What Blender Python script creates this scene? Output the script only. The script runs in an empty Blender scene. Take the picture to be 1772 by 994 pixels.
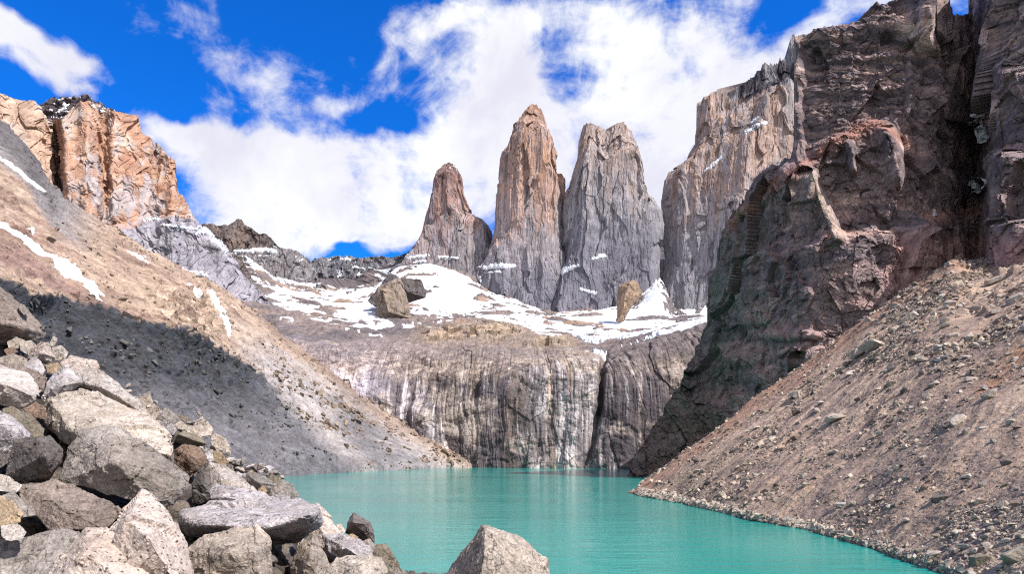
import bpy, bmesh, math, random
import numpy as np

# ------------------------------------------------------------------ camera, sky, sun, exposure
DENOISE = False
Q = 1.0                                     # mesh density
F, CX, HY, CAMZ = 1150.0, 886.0, 786.0, 10.0
SUN_AZ, SUN_EL = math.radians(126), math.radians(50)   # clockwise from the view axis (+Y)
sc = bpy.context.scene
COL = sc.collection
cam = bpy.data.objects.new('camera', bpy.data.cameras.new('camera'))
COL.objects.link(cam)
cam.location = (0, 0, CAMZ)
cam.rotation_euler = (math.pi / 2, 0, 0)
cam.data.sensor_width = 36
cam.data.lens = 36 * F / 1772
cam.data.shift_y = (HY - 497) / 1772
cam.data.clip_start = 0.5
cam.data.clip_end = 20000
sc.camera = cam

sun = bpy.data.objects.new('sun', bpy.data.lights.new('sun', 'SUN'))
COL.objects.link(sun)
sun.data.energy = 4.8
sun.data.angle = math.radians(0.5)
sun.data.color = (1.0, 0.96, 0.92)
sun.rotation_euler = (math.pi / 2 - SUN_EL, 0, math.pi - SUN_AZ)   # lamp looks along -Z
sc.view_settings.view_transform = 'Standard'
sc.view_settings.look = 'None'
sc.view_settings.exposure = 0.75
sc.view_settings.gamma = 1
sc.cycles.max_bounces = 5
sc.cycles.diffuse_bounces = 3
sc.cycles.glossy_bounces = 3
sc.cycles.transmission_bounces = 2
sc.cycles.use_denoising = DENOISE
sc.cycles.pixel_filter_type = 'BLACKMAN_HARRIS'
sc.cycles.filter_width = 1.15
sc.cycles.caustics_reflective = False
sc.cycles.caustics_refractive = False


def azel(px, py):
    a = math.atan((px - CX) / F)
    return a, math.atan((HY - py) / F * math.cos(a))


def build_world():
    w = bpy.data.worlds.new('World')
    sc.world = w
    w.use_nodes = True
    nt = w.node_tree
    nt.nodes.clear()
    N = nt.nodes.new
    L = nt.links.new

    def math_(op, a, b=None, c=None, clamp=False):
        n = N('ShaderNodeMath'); n.operation = op; n.use_clamp = clamp
        for i, v in enumerate((a, b, c)):
            if v is None: continue
            if isinstance(v, (int, float)): n.inputs[i].default_value = v
            else: L(v, n.inputs[i])
        return n.outputs[0]

    def vec_(op, a, b=None, c=None):
        n = N('ShaderNodeVectorMath'); n.operation = op
        for i, v in enumerate((a, b, c)):
            if v is None: continue
            if isinstance(v, tuple): n.inputs[i].default_value = v
            else: L(v, n.inputs[i])
        return n

    def noise_(v, scale, detail, rough=0.55, dist=0.0):
        n = N('ShaderNodeTexNoise'); L(v, n.inputs['Vector'])
        n.inputs['Scale'].default_value = scale; n.inputs['Detail'].default_value = detail
        n.inputs['Roughness'].default_value = rough; n.inputs['Distortion'].default_value = dist
        return n

    def range_(v, a, b, c, d, smooth=True):
        n = N('ShaderNodeMapRange'); n.interpolation_type = 'SMOOTHSTEP' if smooth else 'LINEAR'
        L(v, n.inputs['Value'])
        for k, x in zip(('From Min', 'From Max', 'To Min', 'To Max'), (a, b, c, d)): n.inputs[k].default_value = x
        return n.outputs[0]

    sky = N('ShaderNodeTexSky'); sky.sky_type = 'NISHITA'; sky.sun_disc = False
    sky.sun_elevation = SUN_EL; sky.sun_rotation = SUN_AZ
    sky.altitude = 1200; sky.dust_density = 0.2; sky.ozone_density = 3.0
    hs = N('ShaderNodeHueSaturation'); hs.inputs['Saturation'].default_value = 1.25
    hs.inputs['Value'].default_value = 1.0
    L(sky.outputs[0], hs.inputs['Color'])
    mul = N('ShaderNodeMix'); mul.data_type = 'RGBA'; mul.blend_type = 'MULTIPLY'; mul.inputs[0].default_value = 1
    L(hs.outputs[0], mul.inputs[6]); mul.inputs[7].default_value = SKY_TINT

    tc = N('ShaderNodeTexCoord')
    d = tc.outputs['Generated']
    sx = N('ShaderNodeSeparateXYZ'); L(d, sx.inputs[0])
    az = math_('ARCTAN2', sx.outputs[0], sx.outputs[1])
    el = math_('ARCSINE', sx.outputs[2])
    cb = N('ShaderNodeCombineXYZ'); L(az, cb.inputs[0]); L(el, cb.inputs[1])
    warp = noise_(d, 5.0, 4)
    wv = vec_('MULTIPLY_ADD', warp.outputs['Color'], (0.16, 0.14, 0), (-0.08, -0.07, 0))
    v = vec_('ADD', cb.outputs[0], wv.outputs[0]).outputs[0]
    total = None
    for px, py, rx, ry, wt in CLOUDS:
        a0, e0 = azel(px, py)
        ra = abs(azel(px + rx, py)[0] - a0); re = abs(azel(px, py - ry)[1] - e0)
        m = vec_('MULTIPLY_ADD', v, (1 / ra, 1 / re, 0), (-a0 / ra, -e0 / re, 0))
        ln = vec_('LENGTH', m.outputs[0]).outputs['Value']
        f = range_(ln, 0.2, 1.35, wt, 0.0)
        total = f if total is None else math_('ADD', total, f)
    total = math_('MINIMUM', total, 1.15)
    # heavy cloud cover behind the camera, unseen, added for its fill light
    back = range_(sx.outputs[1], 0.15, -0.3, 0.0, 1.0)
    total = math_('ADD', total, back)
    n1 = noise_(d, 7.0, 10, 0.62, 0.5)
    n2 = noise_(d, 26.0, 6, 0.65, 0.5)
    dens = math_('ADD', total, math_('MULTIPLY', math_('SUBTRACT', n1.outputs['Fac'], 0.5), 2.6))
    dens = math_('ADD', dens, math_('MULTIPLY', math_('SUBTRACT', n2.outputs['Fac'], 0.5), 1.1))
    dens = math_('ADD', dens, math_('MULTIPLY', math_('SUBTRACT', noise_(vec_('MULTIPLY', d, (9.0, 9.0, 22.0)).outputs[0], 1.0, 8, .68, 1.2).outputs['Fac'], 0.5), 0.9))
    mask = range_(dens, 0.12, 1.12, 0.0, 1.0)
    # cloud body: white where lit, lilac grey where thick
    n3 = noise_(d, 6.0, 6, 0.55, 0.4)
    ramp = N('ShaderNodeValToRGB'); L(n3.outputs['Fac'], ramp.inputs[0])
    ramp.color_ramp.elements[0].position = 0.36; ramp.color_ramp.elements[0].color = (*CLOUD_DARK, 1)
    ramp.color_ramp.elements[1].position = 0.60; ramp.color_ramp.elements[1].color = (*CLOUD_LIT, 1)
    mx = N('ShaderNodeMix'); mx.data_type = 'RGBA'
    L(mask, mx.inputs[0]); L(mul.outputs[2], mx.inputs[6]); L(ramp.outputs[0], mx.inputs[7])
    bg = N('ShaderNodeBackground'); L(mx.outputs[2], bg.inputs['Color']); bg.inputs['Strength'].default_value = 0.112
    out = N('ShaderNodeOutputWorld'); L(bg.outputs[0], out.inputs['Surface'])
    w.cycles.sampling_method = 'MANUAL'
    w.cycles.sample_map_resolution = 1024


SKY_TINT = (0.10, 0.72, 1.34, 1)
CLOUD_LIT = (5.55, 5.6, 5.7)
CLOUD_DARK = (4.3, 4.3, 4.95)
CLOUDS = [
    (900, 140, 210, 170, 1), (1110, 70, 240, 150, 1), (1215, 170, 150, 150, .9), (980, 290, 190, 130, 1),
    (1130, 330, 120, 140, 1), (760, 330, 150, 120, 1), (560, 310, 190, 75, 1), (400, 265, 150, 60, .95),
    (320, 215, 90, 40, .8), (450, 370, 190, 75, 1), (660, 390, 170, 50, .9),
    (520, 400, 130, 40, .9), (690, 425, 60, 22, .8), (640, 330, 160, 90, .8), (450, 110, 60, 45, .3), (640, 150, 60, 70, .3), (540, 180, 50, 60, .35),
    (60, 95, 110, 50, 1), (-10, 60, 80, 50, .9), (150, 112, 70, 32, .7), (120, 155, 60, 24, .6),
    (1450, 55, 120, 60, .95), (1520, -10, 130, 60, .9), (1400, 120, 80, 50, .6),
    (478, 165, 36, 60, .5), (590, 195, 50, 40, .5), (590, 75, 30, 18, .4), (350, 50, 60, 30, .4),
    (700, 60, 60, 70, .45), (760, 10, 90, 50, .6),
    (1000, 120, 70, 85, -1.0), (945, 90, 40, 40, -.5), (1345, 40, 36, 60, -.5), (592, 440, 30, 7, -.55), (480, 440, 90, 36, .8), (690, 446, 60, 26, .8), (620, 415, 90, 16, .5),
    (240, 70, 70, 40, .25), (400, 130, 90, 50, .25), (520, 90, 60, 50, .25), (660, 140, 40, 60, .3),
    (620, 215, 90, 26, -.4), (300, 120, 120, 50, -.3), (560, 60, 110, 60, -.2),
]
build_world()

# ------------------------------------------------------------------ numeric helpers
rng = np.random.RandomState(11)
random.seed(5)
PERM = np.tile(rng.permutation(256), 3).astype(np.int32)
GR = rng.normal(size=(256, 3)).astype(np.float32)
GR /= np.linalg.norm(GR, axis=1, keepdims=True)


def W(px, py, Y):
    px, py, Y = np.broadcast_arrays(np.asarray(px, float), np.asarray(py, float), np.asarray(Y, float))
    return np.stack([(px - CX) / F * Y, Y, CAMZ + (HY - py) / F * Y], -1)


def proj(P):
    Y = np.maximum(P[..., 1], 1e-3)
    return CX + P[..., 0] / Y * F, HY - (P[..., 2] - CAMZ) / Y * F


def perlin(p):
    p = np.asarray(p, np.float32)
    sh = p.shape[:-1]
    p = p.reshape(-1, 3)
    i = np.floor(p)
    f = p - i
    i = i.astype(np.int32) & 255
    u = f * f * f * (f * (f * 6 - 15) + 10)
    x0, y0, z0 = i[:, 0], i[:, 1], i[:, 2]
    x1, y1, z1 = (x0 + 1) & 255, (y0 + 1) & 255, (z0 + 1) & 255
    fx, fy, fz = f[:, 0], f[:, 1], f[:, 2]

    def g(xa, ya, za, dx, dy, dz):
        G = GR[PERM[PERM[PERM[xa] + ya] + za]]
        return G[:, 0] * (fx - dx) + G[:, 1] * (fy - dy) + G[:, 2] * (fz - dz)
    ux, uy, uz = u[:, 0], u[:, 1], u[:, 2]
    a = g(x0, y0, z0, 0, 0, 0); a += ux * (g(x1, y0, z0, 1, 0, 0) - a)
    b = g(x0, y1, z0, 0, 1, 0); b += ux * (g(x1, y1, z0, 1, 1, 0) - b)
    a += uy * (b - a)
    c = g(x0, y0, z1, 0, 0, 1); c += ux * (g(x1, y0, z1, 1, 0, 1) - c)
    d = g(x0, y1, z1, 0, 1, 1); d += ux * (g(x1, y1, z1, 1, 1, 1) - d)
    c += uy * (d - c)
    return ((a + uz * (c - a)) * 1.6).reshape(sh)


def fbm(p, octv=4, gain=0.5, lac=2.03, seed=0.0):
    p = np.asarray(p, np.float32) + np.float32(seed * 17.13)
    s, a = 0, 1.0
    for _ in range(octv):
        s = s + a * perlin(p)
        p = p * np.float32(lac) + np.float32(5.7)
        a *= gain
    return s


def ridged(p, octv=4, gain=0.5, lac=2.1, seed=0.0):
    p = np.asarray(p, np.float32) + np.float32(seed * 17.13)
    s, a = 0, 1.0
    for _ in range(octv):
        s = s + a * (1 - 2 * np.abs(perlin(p)))
        p = p * np.float32(lac) + np.float32(3.1)
        a *= gain
    return s


def cells(p, seed=0):
    """cellular noise: distance to the nearest site, F2-F1, and a random value per cell"""
    p = np.asarray(p, np.float32)
    sh = p.shape[:-1]
    p = p.reshape(-1, 3)
    i = np.floor(p).astype(np.int32)
    n = len(p)
    f1 = np.full(n, 9.0, np.float32); f2 = np.full(n, 9.0, np.float32); val = np.zeros(n, np.float32)
    for dx in (-1, 0, 1):
        for dy in (-1, 0, 1):
            for dz in (-1, 0, 1):
                c = i + np.array([dx, dy, dz], np.int32)
                h = PERM[PERM[PERM[(c[:, 0] + seed) & 255] + (c[:, 1] & 255)] + (c[:, 2] & 255)]
                off = GR[h] * 0.5 + 0.5
                d = ((c + off - p) ** 2).sum(1)
                near = d < f1
                f2 = np.where(near, f1, np.minimum(f2, d))
                val = np.where(near, h / 255.0, val)
                f1 = np.where(near, d, f1)
    return np.sqrt(f1).reshape(sh), (np.sqrt(f2) - np.sqrt(f1)).reshape(sh), val.reshape(sh).astype(np.float32)


def facets(p, seed=0, tilt=.9):
    """broken rock: every cell is a flat face with its own depth and its own tilt"""
    p = np.asarray(p, np.float32)
    sh = p.shape[:-1]
    p = p.reshape(-1, 3)
    i = np.floor(p).astype(np.int32)
    f1 = np.full(len(p), 9.0, np.float32); val = np.zeros(len(p), np.float32)
    for dx in (-1, 0, 1):
        for dy in (-1, 0, 1):
            for dz in (-1, 0, 1):
                c = i + np.array([dx, dy, dz], np.int32)
                h = PERM[PERM[PERM[(c[:, 0] + seed) & 255] + (c[:, 1] & 255)] + (c[:, 2] & 255)]
                q = p - c - (GR[h] * 0.5 + 0.5)
                d = (q ** 2).sum(1)
                v = h / 255.0 - .5 + tilt * (GR[(h + 91) & 255] * q).sum(1)
                near = d < f1
                val = np.where(near, v, val)
                f1 = np.where(near, d, f1)
    return val.reshape(sh)


def sstep(a, b, x):
    t = np.clip((x - a) / (b - a), 0, 1)
    return t * t * (3 - 2 * t)


def mix(a, b, t):
    t = np.asarray(t)[..., None]
    return np.asarray(a) * (1 - t) + np.asarray(b) * t


def C(r, g, b, k=0.5):
    c = np.array([r, g, b]) / 255.0
    return np.where(c < 0.04045, c / 12.92, ((c + 0.055) / 1.055) ** 2.4) * k


def sdf_poly(px, py, poly):
    """signed distance (positive inside) to a polygon, in the units of its points"""
    poly = np.asarray(poly, float)
    d = np.full(px.shape, 1e9)
    inside = np.zeros(px.shape, bool)
    for (ax, ay), (bx, by) in zip(poly, np.roll(poly, -1, 0)):
        ex, ey = bx - ax, by - ay
        t = np.clip(((px - ax) * ex + (py - ay) * ey) / (ex * ex + ey * ey + 1e-9), 0, 1)
        d = np.minimum(d, np.hypot(px - ax - t * ex, py - ay - t * ey))
        cross = (ay > py) != (by > py)
        inside ^= cross & (px < ex * (py - ay) / (ey if abs(ey) > 1e-9 else 1e-9) + ax)
    return np.where(inside, d, -d)


def dist_line(px, py, pts):
    d = np.full(px.shape, 1e9)
    for (ax, ay), (bx, by) in zip(pts[:-1], pts[1:]):
        ex, ey = bx - ax, by - ay
        t = np.clip(((px - ax) * ex + (py - ay) * ey) / (ex * ex + ey * ey + 1e-9), 0, 1)
        d = np.minimum(d, np.hypot(px - ax - t * ex, py - ay - t * ey))
    return d


def pl(x, pts):
    pts = np.asarray(pts, float)
    return np.interp(x, pts[:, 0], pts[:, 1])


def grid_normals(P):
    du = np.gradient(P, axis=1)
    dv = np.gradient(P, axis=0)
    n = np.cross(du, dv)
    return n / np.maximum(np.linalg.norm(n, axis=-1, keepdims=True), 1e-9)


def catmull(K, counts):
    """K: (m, nu, 3) control rows -> rows between them, counts[k] samples in the k-th span"""
    m = len(K)
    out = []
    for k in range(m - 1):
        p1, p2 = K[k], K[k + 1]
        p0 = K[k - 1] if k > 0 else 2 * p1 - p2
        p3 = K[k + 2] if k + 2 < m else 2 * p2 - p1
        n = max(2, int(counts[k] * Q))
        m1 = (p2 - p0) * 0.35; m2 = (p3 - p1) * 0.35
        for t in np.arange(n) / n:
            out.append((2 * t**3 - 3 * t**2 + 1) * p1 + (t**3 - 2 * t**2 + t) * m1 + (-2 * t**3 + 3 * t**2) * p2 + (t**3 - t**2) * m2)
    out.append(K[-1])
    return np.array(out)


def loft(rows, nu, counts, smooth=0.02):
    """rows of (px, py, Y) polylines, bottom to top -> grid of world points"""
    nu = int(nu * Q)
    K = []
    for r in rows:
        r = np.asarray(r, float)
        x = r[0, 0] + (r[-1, 0] - r[0, 0]) * np.linspace(0, 1, nu)
        py = np.interp(x, r[:, 0], r[:, 1]); Y = np.interp(x, r[:, 0], r[:, 2])
        k = max(1, int(nu * smooth))
        ker = np.hanning(2 * k + 1) + 1e-6; ker /= ker.sum()
        sm = lambda a: np.convolve(np.pad(a, k, mode='reflect', reflect_type='odd'), ker, 'valid')
        K.append(W(x, sm(py), sm(Y)))
    return catmull(np.array(K), counts)


# ------------------------------------------------------------------ mesh and object helpers
def new_mesh(name, V, faces, mats=(), tint=None, flow=None, smooth=False):
    V = np.ascontiguousarray(V, np.float32)
    faces = np.ascontiguousarray(faces, np.int32)
    me = bpy.data.meshes.new(name)
    nf, k = faces.shape
    me.vertices.add(len(V)); me.vertices.foreach_set('co', V.ravel())
    me.loops.add(nf * k); me.loops.foreach_set('vertex_index', faces.ravel())
    me.polygons.add(nf)
    me.polygons.foreach_set('loop_start', np.arange(0, nf * k, k, dtype=np.int32))
    me.polygons.foreach_set('use_smooth', np.full(nf, smooth, bool))
    if tint is not None:
        a = me.attributes.new('tint', 'FLOAT_COLOR', 'POINT')
        t = np.ones((len(V), 4), np.float32); t[:, :3] = np.clip(tint, 0.004, 0.9)
        a.data.foreach_set('color', t.ravel())
    if flow is not None:
        a = me.attributes.new('flow', 'FLOAT_VECTOR', 'POINT')
        a.data.foreach_set('vector', np.ascontiguousarray(flow, np.float32).ravel())
    for m in mats: me.materials.append(m)
    me.update(calc_edges=True)
    me.validate(verbose=False)
    return me


def grid_faces(nv, nu, close=False):
    idx = np.arange(nv * nu).reshape(nv, nu)
    r = np.roll(idx, -1, 1) if close else idx[:, 1:]
    l = idx if close else idx[:, :-1]
    return np.stack([l[:-1], r[:-1], r[1:], l[1:]], -1).reshape(-1, 4)


def put(name, me, label=None, cat=None, kind=None, group=None, loc=(0, 0, 0), parent=None):
    o = bpy.data.objects.new(name, me)
    COL.objects.link(o)
    o.location = loc
    if label: o['label'] = label
    if cat: o['category'] = cat
    if kind: o['kind'] = kind
    if group: o['group'] = group
    if parent is not None: o.parent = parent
    return o


def put_grid(name, P, mat, tint=None, flow=None, close=False, smooth=False, faces=None, **kw):
    """the grid as one object whose origin is at its base"""
    nv, nu = P.shape[:2]
    V = P.reshape(-1, 3)
    base = np.array([V[:, 0].mean(), V[:, 1].mean(), V[:, 2].min()])
    parent = kw.get('parent')
    if parent is not None: base = np.array(parent.location)
    f = grid_faces(nv, nu, close) if faces is None else faces
    me = new_mesh(name, V - base, f, [mat], None if tint is None else tint.reshape(-1, 3),
                  None if flow is None else flow.reshape(-1, 3), smooth)
    return put(name, me, loc=(0, 0, 0) if parent is not None else tuple(base), **kw)


def put_sheet(name, P, N, depth, thick, mat, tint=None, sink=0.6, **kw):
    """a snow patch laid over a grid: depth>0 is where it lies; it dips below the rock at its edge"""
    off = np.clip(depth, -1, 1)
    V = P + N * (np.where(off > 0, np.sqrt(np.maximum(off, 0)) * thick, off * sink))[..., None]
    nv, nu = P.shape[:2]
    f = grid_faces(nv, nu)
    keep = (off.ravel()[f] > -0.55).any(1)
    f = f[keep]
    if len(f) == 0: return None
    if kw.pop('single', False):                       # one patch is one piece: keep the largest
        lab = np.arange(nv * nu)
        while True:
            old = lab.copy()
            m = lab[f].min(1)
            np.minimum.at(lab, f.ravel(), np.repeat(m, 4))
            lab = lab[lab]
            if (lab == old).all(): break
        ids, cnt = np.unique(lab[f[:, 0]], return_counts=True)
        f = f[lab[f[:, 0]] == ids[cnt.argmax()]]
    used, inv = np.unique(f, return_inverse=True)
    V = V.reshape(-1, 3)[used]
    base = np.array([V[:, 0].mean(), V[:, 1].mean(), V[:, 2].min()])
    parent = kw.get('parent')
    if parent is not None: base = np.array(parent.location)
    me = new_mesh(name, V - base, inv.reshape(-1, 4), [mat], None, None, True)
    return put(name, me, loc=(0, 0, 0) if parent is not None else tuple(base), **kw)


# ------------------------------------------------------------------ materials
def base_mat(name):
    m = bpy.data.materials.new(name)
    m.use_nodes = True
    nt = m.node_tree
    b = nt.nodes['Principled BSDF']
    return m, nt, b


def rock_mat(name, layers, bumps, rough=0.92, flat=None, coord='pos', spec=0.25, specks=None, cracks=()):
    """layers: (scale xyz, detail, low, high) multiply the vertex tint; bumps: (scale xyz, detail, distance in m)"""
    m, nt, b = base_mat(name)
    N, L = nt.nodes.new, nt.links.new
    b.inputs['Roughness'].default_value = rough
    b.inputs['Specular IOR Level'].default_value = spec
    if flat is None:
        at = N('ShaderNodeAttribute'); at.attribute_name = 'tint'
        col = at.outputs['Color']
    else:
        rgb = N('ShaderNodeRGB'); rgb.outputs[0].default_value = (*flat, 1); col = rgb.outputs[0]
    pos = {}

    def coord_(c):
        if c not in pos:
            if c == 'flow':
                a = N('ShaderNodeAttribute'); a.attribute_name = 'flow'; pos[c] = a.outputs['Vector']
            elif c == 'object':
                a = N('ShaderNodeTexCoord'); pos[c] = a.outputs['Object']
            else:
                a = N('ShaderNodeNewGeometry'); pos[c] = a.outputs['Position']
        return pos[c]

    def noise(scale, detail, c, rough_=0.6):
        v = N('ShaderNodeVectorMath'); v.operation = 'MULTIPLY'; L(coord_(c), v.inputs[0]); v.inputs[1].default_value = scale
        n = N('ShaderNodeTexNoise'); L(v.outputs[0], n.inputs['Vector']); n.inputs['Scale'].default_value = 1
        n.inputs['Detail'].default_value = detail; n.inputs['Roughness'].default_value = rough_
        return n.outputs['Fac']
    for ly in layers:
        scale, detail, lo, hi = ly[:4]
        c = ly[4] if len(ly) > 4 else coord
        r = N('ShaderNodeMapRange'); L(noise(scale, detail, c), r.inputs['Value'])
        r.inputs['From Min'].default_value = 0.32; r.inputs['From Max'].default_value = 0.68
        r.inputs['To Min'].default_value = lo; r.inputs['To Max'].default_value = hi
        mx = N('ShaderNodeVectorMath'); mx.operation = 'SCALE'; L(col, mx.inputs[0]); L(r.outputs[0], mx.inputs['Scale'])
        col = mx.outputs[0]
    if specks:
        scale, thr, dark = specks
        vo = N('ShaderNodeTexVoronoi'); L(coord_(coord), vo.inputs['Vector']); vo.inputs['Scale'].default_value = scale
        r = N('ShaderNodeMapRange'); L(vo.outputs['Distance'], r.inputs['Value'])
        r.inputs['From Min'].default_value = thr; r.inputs['From Max'].default_value = thr * 1.5
        r.inputs['To Min'].default_value = dark; r.inputs['To Max'].default_value = 1
        mx = N('ShaderNodeVectorMath'); mx.operation = 'SCALE'; L(col, mx.inputs[0]); L(r.outputs[0], mx.inputs['Scale'])
        col = mx.outputs[0]
    for ck in cracks:                                   # thin dark joints: the zero line of a noise
        scale, width, dark = ck[:3]
        f = noise(scale, 5, ck[3] if len(ck) > 3 else coord, .55)
        a1 = N('ShaderNodeMath'); a1.operation = 'SUBTRACT'; L(f, a1.inputs[0]); a1.inputs[1].default_value = .5
        a2 = N('ShaderNodeMath'); a2.operation = 'ABSOLUTE'; L(a1.outputs[0], a2.inputs[0])
        r = N('ShaderNodeMapRange'); L(a2.outputs[0], r.inputs['Value'])
        r.inputs['From Min'].default_value = width * .3; r.inputs['From Max'].default_value = width
        r.inputs['To Min'].default_value = dark; r.inputs['To Max'].default_value = 1
        mx = N('ShaderNodeVectorMath'); mx.operation = 'SCALE'; L(col, mx.inputs[0]); L(r.outputs[0], mx.inputs['Scale'])
        col = mx.outputs[0]
    L(col, b.inputs['Base Color'])
    prev = None
    for bp in bumps:
        scale, detail, dist = bp[:3]
        c = bp[3] if len(bp) > 3 else coord
        bn = N('ShaderNodeBump'); bn.inputs['Strength'].default_value = 1; bn.inputs['Distance'].default_value = dist
        L(noise(scale, detail, c, 0.65), bn.inputs['Height'])
        if prev is not None: L(prev, bn.inputs['Normal'])
        prev = bn.outputs[0]
    if prev is not None: L(prev, b.inputs['Normal'])
    return m


def s3(x, y=None, z=None):
    return (x, x if y is None else y, x if z is None else z)

# ------------------------------------------------------------------ materials of the place
M_SCREE = rock_mat('scree gravel', [(s3(0.02), 3, .85, 1.15), (s3(0.5), 6, .78, 1.25), (s3(2.2), 4, .7, 1.3)],
                   [(s3(0.25), 6, .5), (s3(1.6), 5, .25), (s3(5.0), 3, .08)])
M_FARSLOPE = rock_mat('valley side debris', [(s3(0.02), 4, .85, 1.15), (s3(0.12), 8, .75, 1.25), (s3(0.6), 4, .75, 1.25)],
                      [(s3(0.08), 8, 2.0), (s3(0.5), 6, .8), (s3(1.6), 3, .3)])
M_WALL = rock_mat('streaked granite slab', [((0.16, 0.012, 1), 5, .72, 1.28, 'flow'), ((0.9, 0.03, 1), 3, .72, 1.25, 'flow'), (s3(0.25), 6, .8, 1.2)],
                  [((0.25, 0.03, 1), 6, .35, 'flow'), (s3(0.2), 8, 1.5), (s3(0.9), 4, .4)], cracks=[((.022, .022, .05), .005, .5), ((.06, .06, .05), .006, .65)])
M_TOWER = rock_mat('weathered tower granite', [((.05, .05, .008), 6, .78, 1.2), ((.3, .3, .03), 4, .75, 1.22), (s3(0.05), 8, .82, 1.18)],
                   [((.07, .07, .012), 8, 1.8), (s3(0.05), 9, 2.6), ((.3, .3, .06), 4, .8)], cracks=[((.018, .018, .0022), .007, .5), ((.05, .05, .006), .008, .65), ((.012, .012, .014), .004, .6)])
M_ORANGE = rock_mat('orange granite face', [((.06, .06, .010), 6, .8, 1.2), (s3(0.08), 8, .8, 1.2)],
                    [((.05, .05, .015), 8, 2.6), (s3(0.09), 8, 1.8)])
M_DARK = rock_mat('dark bedded rock', [((.03, .03, .30), 5, .82, 1.18), (s3(0.25), 8, .62, 1.38), (s3(1.5), 4, .75, 1.25)],
                  [((.06, .06, .6), 6, .35), (s3(0.3), 8, 1.1), (s3(1.3), 5, .4)], cracks=[((.06, .06, .03), .006, .5), ((.16, .16, .10), .008, .6)])


def snow_mat():
    m, nt, b = base_mat('old snow')
    N, L = nt.nodes.new, nt.links.new
    b.inputs['Base Color'].default_value = (.80, .83, .87, 1)
    b.inputs['Roughness'].default_value = .75
    b.inputs['Specular IOR Level'].default_value = .2
    g = N('ShaderNodeNewGeometry')
    n = N('ShaderNodeTexNoise'); L(g.outputs['Position'], n.inputs['Vector']); n.inputs['Scale'].default_value = .05; n.inputs['Detail'].default_value = 9; n.inputs['Roughness'].default_value = .62
    r = N('ShaderNodeValToRGB'); L(n.outputs['Fac'], r.inputs[0])
    r.color_ramp.elements[0].position = .34; r.color_ramp.elements[0].color = (.42, .42, .43, 1)
    r.color_ramp.elements[1].position = .56; r.color_ramp.elements[1].color = (.76, .79, .83, 1)
    L(r.outputs[0], b.inputs['Base Color'])
    bn = N('ShaderNodeBump'); bn.inputs['Distance'].default_value = 4.5; L(n.outputs['Fac'], bn.inputs['Height']); L(bn.outputs[0], b.inputs['Normal'])
    return m


M_SNOW = snow_mat()


def water_mat():
    m, nt, b = base_mat('milky glacial water')
    N, L = nt.nodes.new, nt.links.new
    b.inputs['Roughness'].default_value = .10
    b.inputs['IOR'].default_value = 1.333
    g = N('ShaderNodeNewGeometry')

    def noise(sc3, detail, r=.55):
        v = N('ShaderNodeVectorMath'); v.operation = 'MULTIPLY'; L(g.outputs['Position'], v.inputs[0]); v.inputs[1].default_value = sc3
        n = N('ShaderNodeTexNoise'); L(v.outputs[0], n.inputs['Vector']); n.inputs['Scale'].default_value = 1
        n.inputs['Detail'].default_value = detail; n.inputs['Roughness'].default_value = r
        return n.outputs['Fac']
    rp = N('ShaderNodeValToRGB'); L(noise((.006, .02, 1), 3), rp.inputs[0])
    rp.color_ramp.elements[0].position = .35; rp.color_ramp.elements[0].color = (.008, .205, .175, 1)
    rp.color_ramp.elements[1].position = .65; rp.color_ramp.elements[1].color = (.016, .258, .222, 1)
    L(rp.outputs[0], b.inputs['Base Color'])
    # cat's-paws: the breeze roughens some stretches more than others
    pw = N('ShaderNodeMapRange'); L(noise((.008, .03, 1), 3), pw.inputs['Value'])
    pw.inputs['From Min'].default_value = .4; pw.inputs['From Max'].default_value = .6
    pw.inputs['To Min'].default_value = .35; pw.inputs['To Max'].default_value = 1.0
    b0 = N('ShaderNodeBump'); b0.inputs['Distance'].default_value = .28; L(noise((.10, .34, 1), 4, .6), b0.inputs['Height']); L(pw.outputs[0], b0.inputs['Strength'])
    b1 = N('ShaderNodeBump'); b1.inputs['Distance'].default_value = .08; L(b0.outputs[0], b1.inputs['Normal']); L(noise((.7, 1.6, 1), 4), b1.inputs['Height']); L(pw.outputs[0], b1.inputs['Strength'])
    b2 = N('ShaderNodeBump'); b2.inputs['Distance'].default_value = .03; L(noise((2.6, 5.0, 1), 3), b2.inputs['Height']); L(b1.outputs[0], b2.inputs['Normal'])
    L(pw.outputs[0], b2.inputs['Strength'])
    L(b2.outputs[0], b.inputs['Normal'])
    return m


# ------------------------------------------------------------------ ground and lake
gx = np.linspace(-6000, 6000, 41)
GP = np.stack(np.meshgrid(gx, gx + 3000, indexing='xy') + [np.full((41, 41), -9.0)], -1)
put_grid('ground', GP, M_SCREE, np.ones((41, 41, 3)) * C(150, 130, 115, .5), kind='structure',
         label='wide valley floor of brown gravel under the lake and slopes', cat='ground')
lx = np.array([-420., 200.]); ly = np.array([6., 640.])
LP = np.stack(np.meshgrid(lx, ly, indexing='xy') + [np.zeros((2, 2))], -1)
put_grid('lake_water', LP, water_mat(), kind='structure', label='still milky turquoise lake filling the basin below the cliffs', cat='lake')


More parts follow.
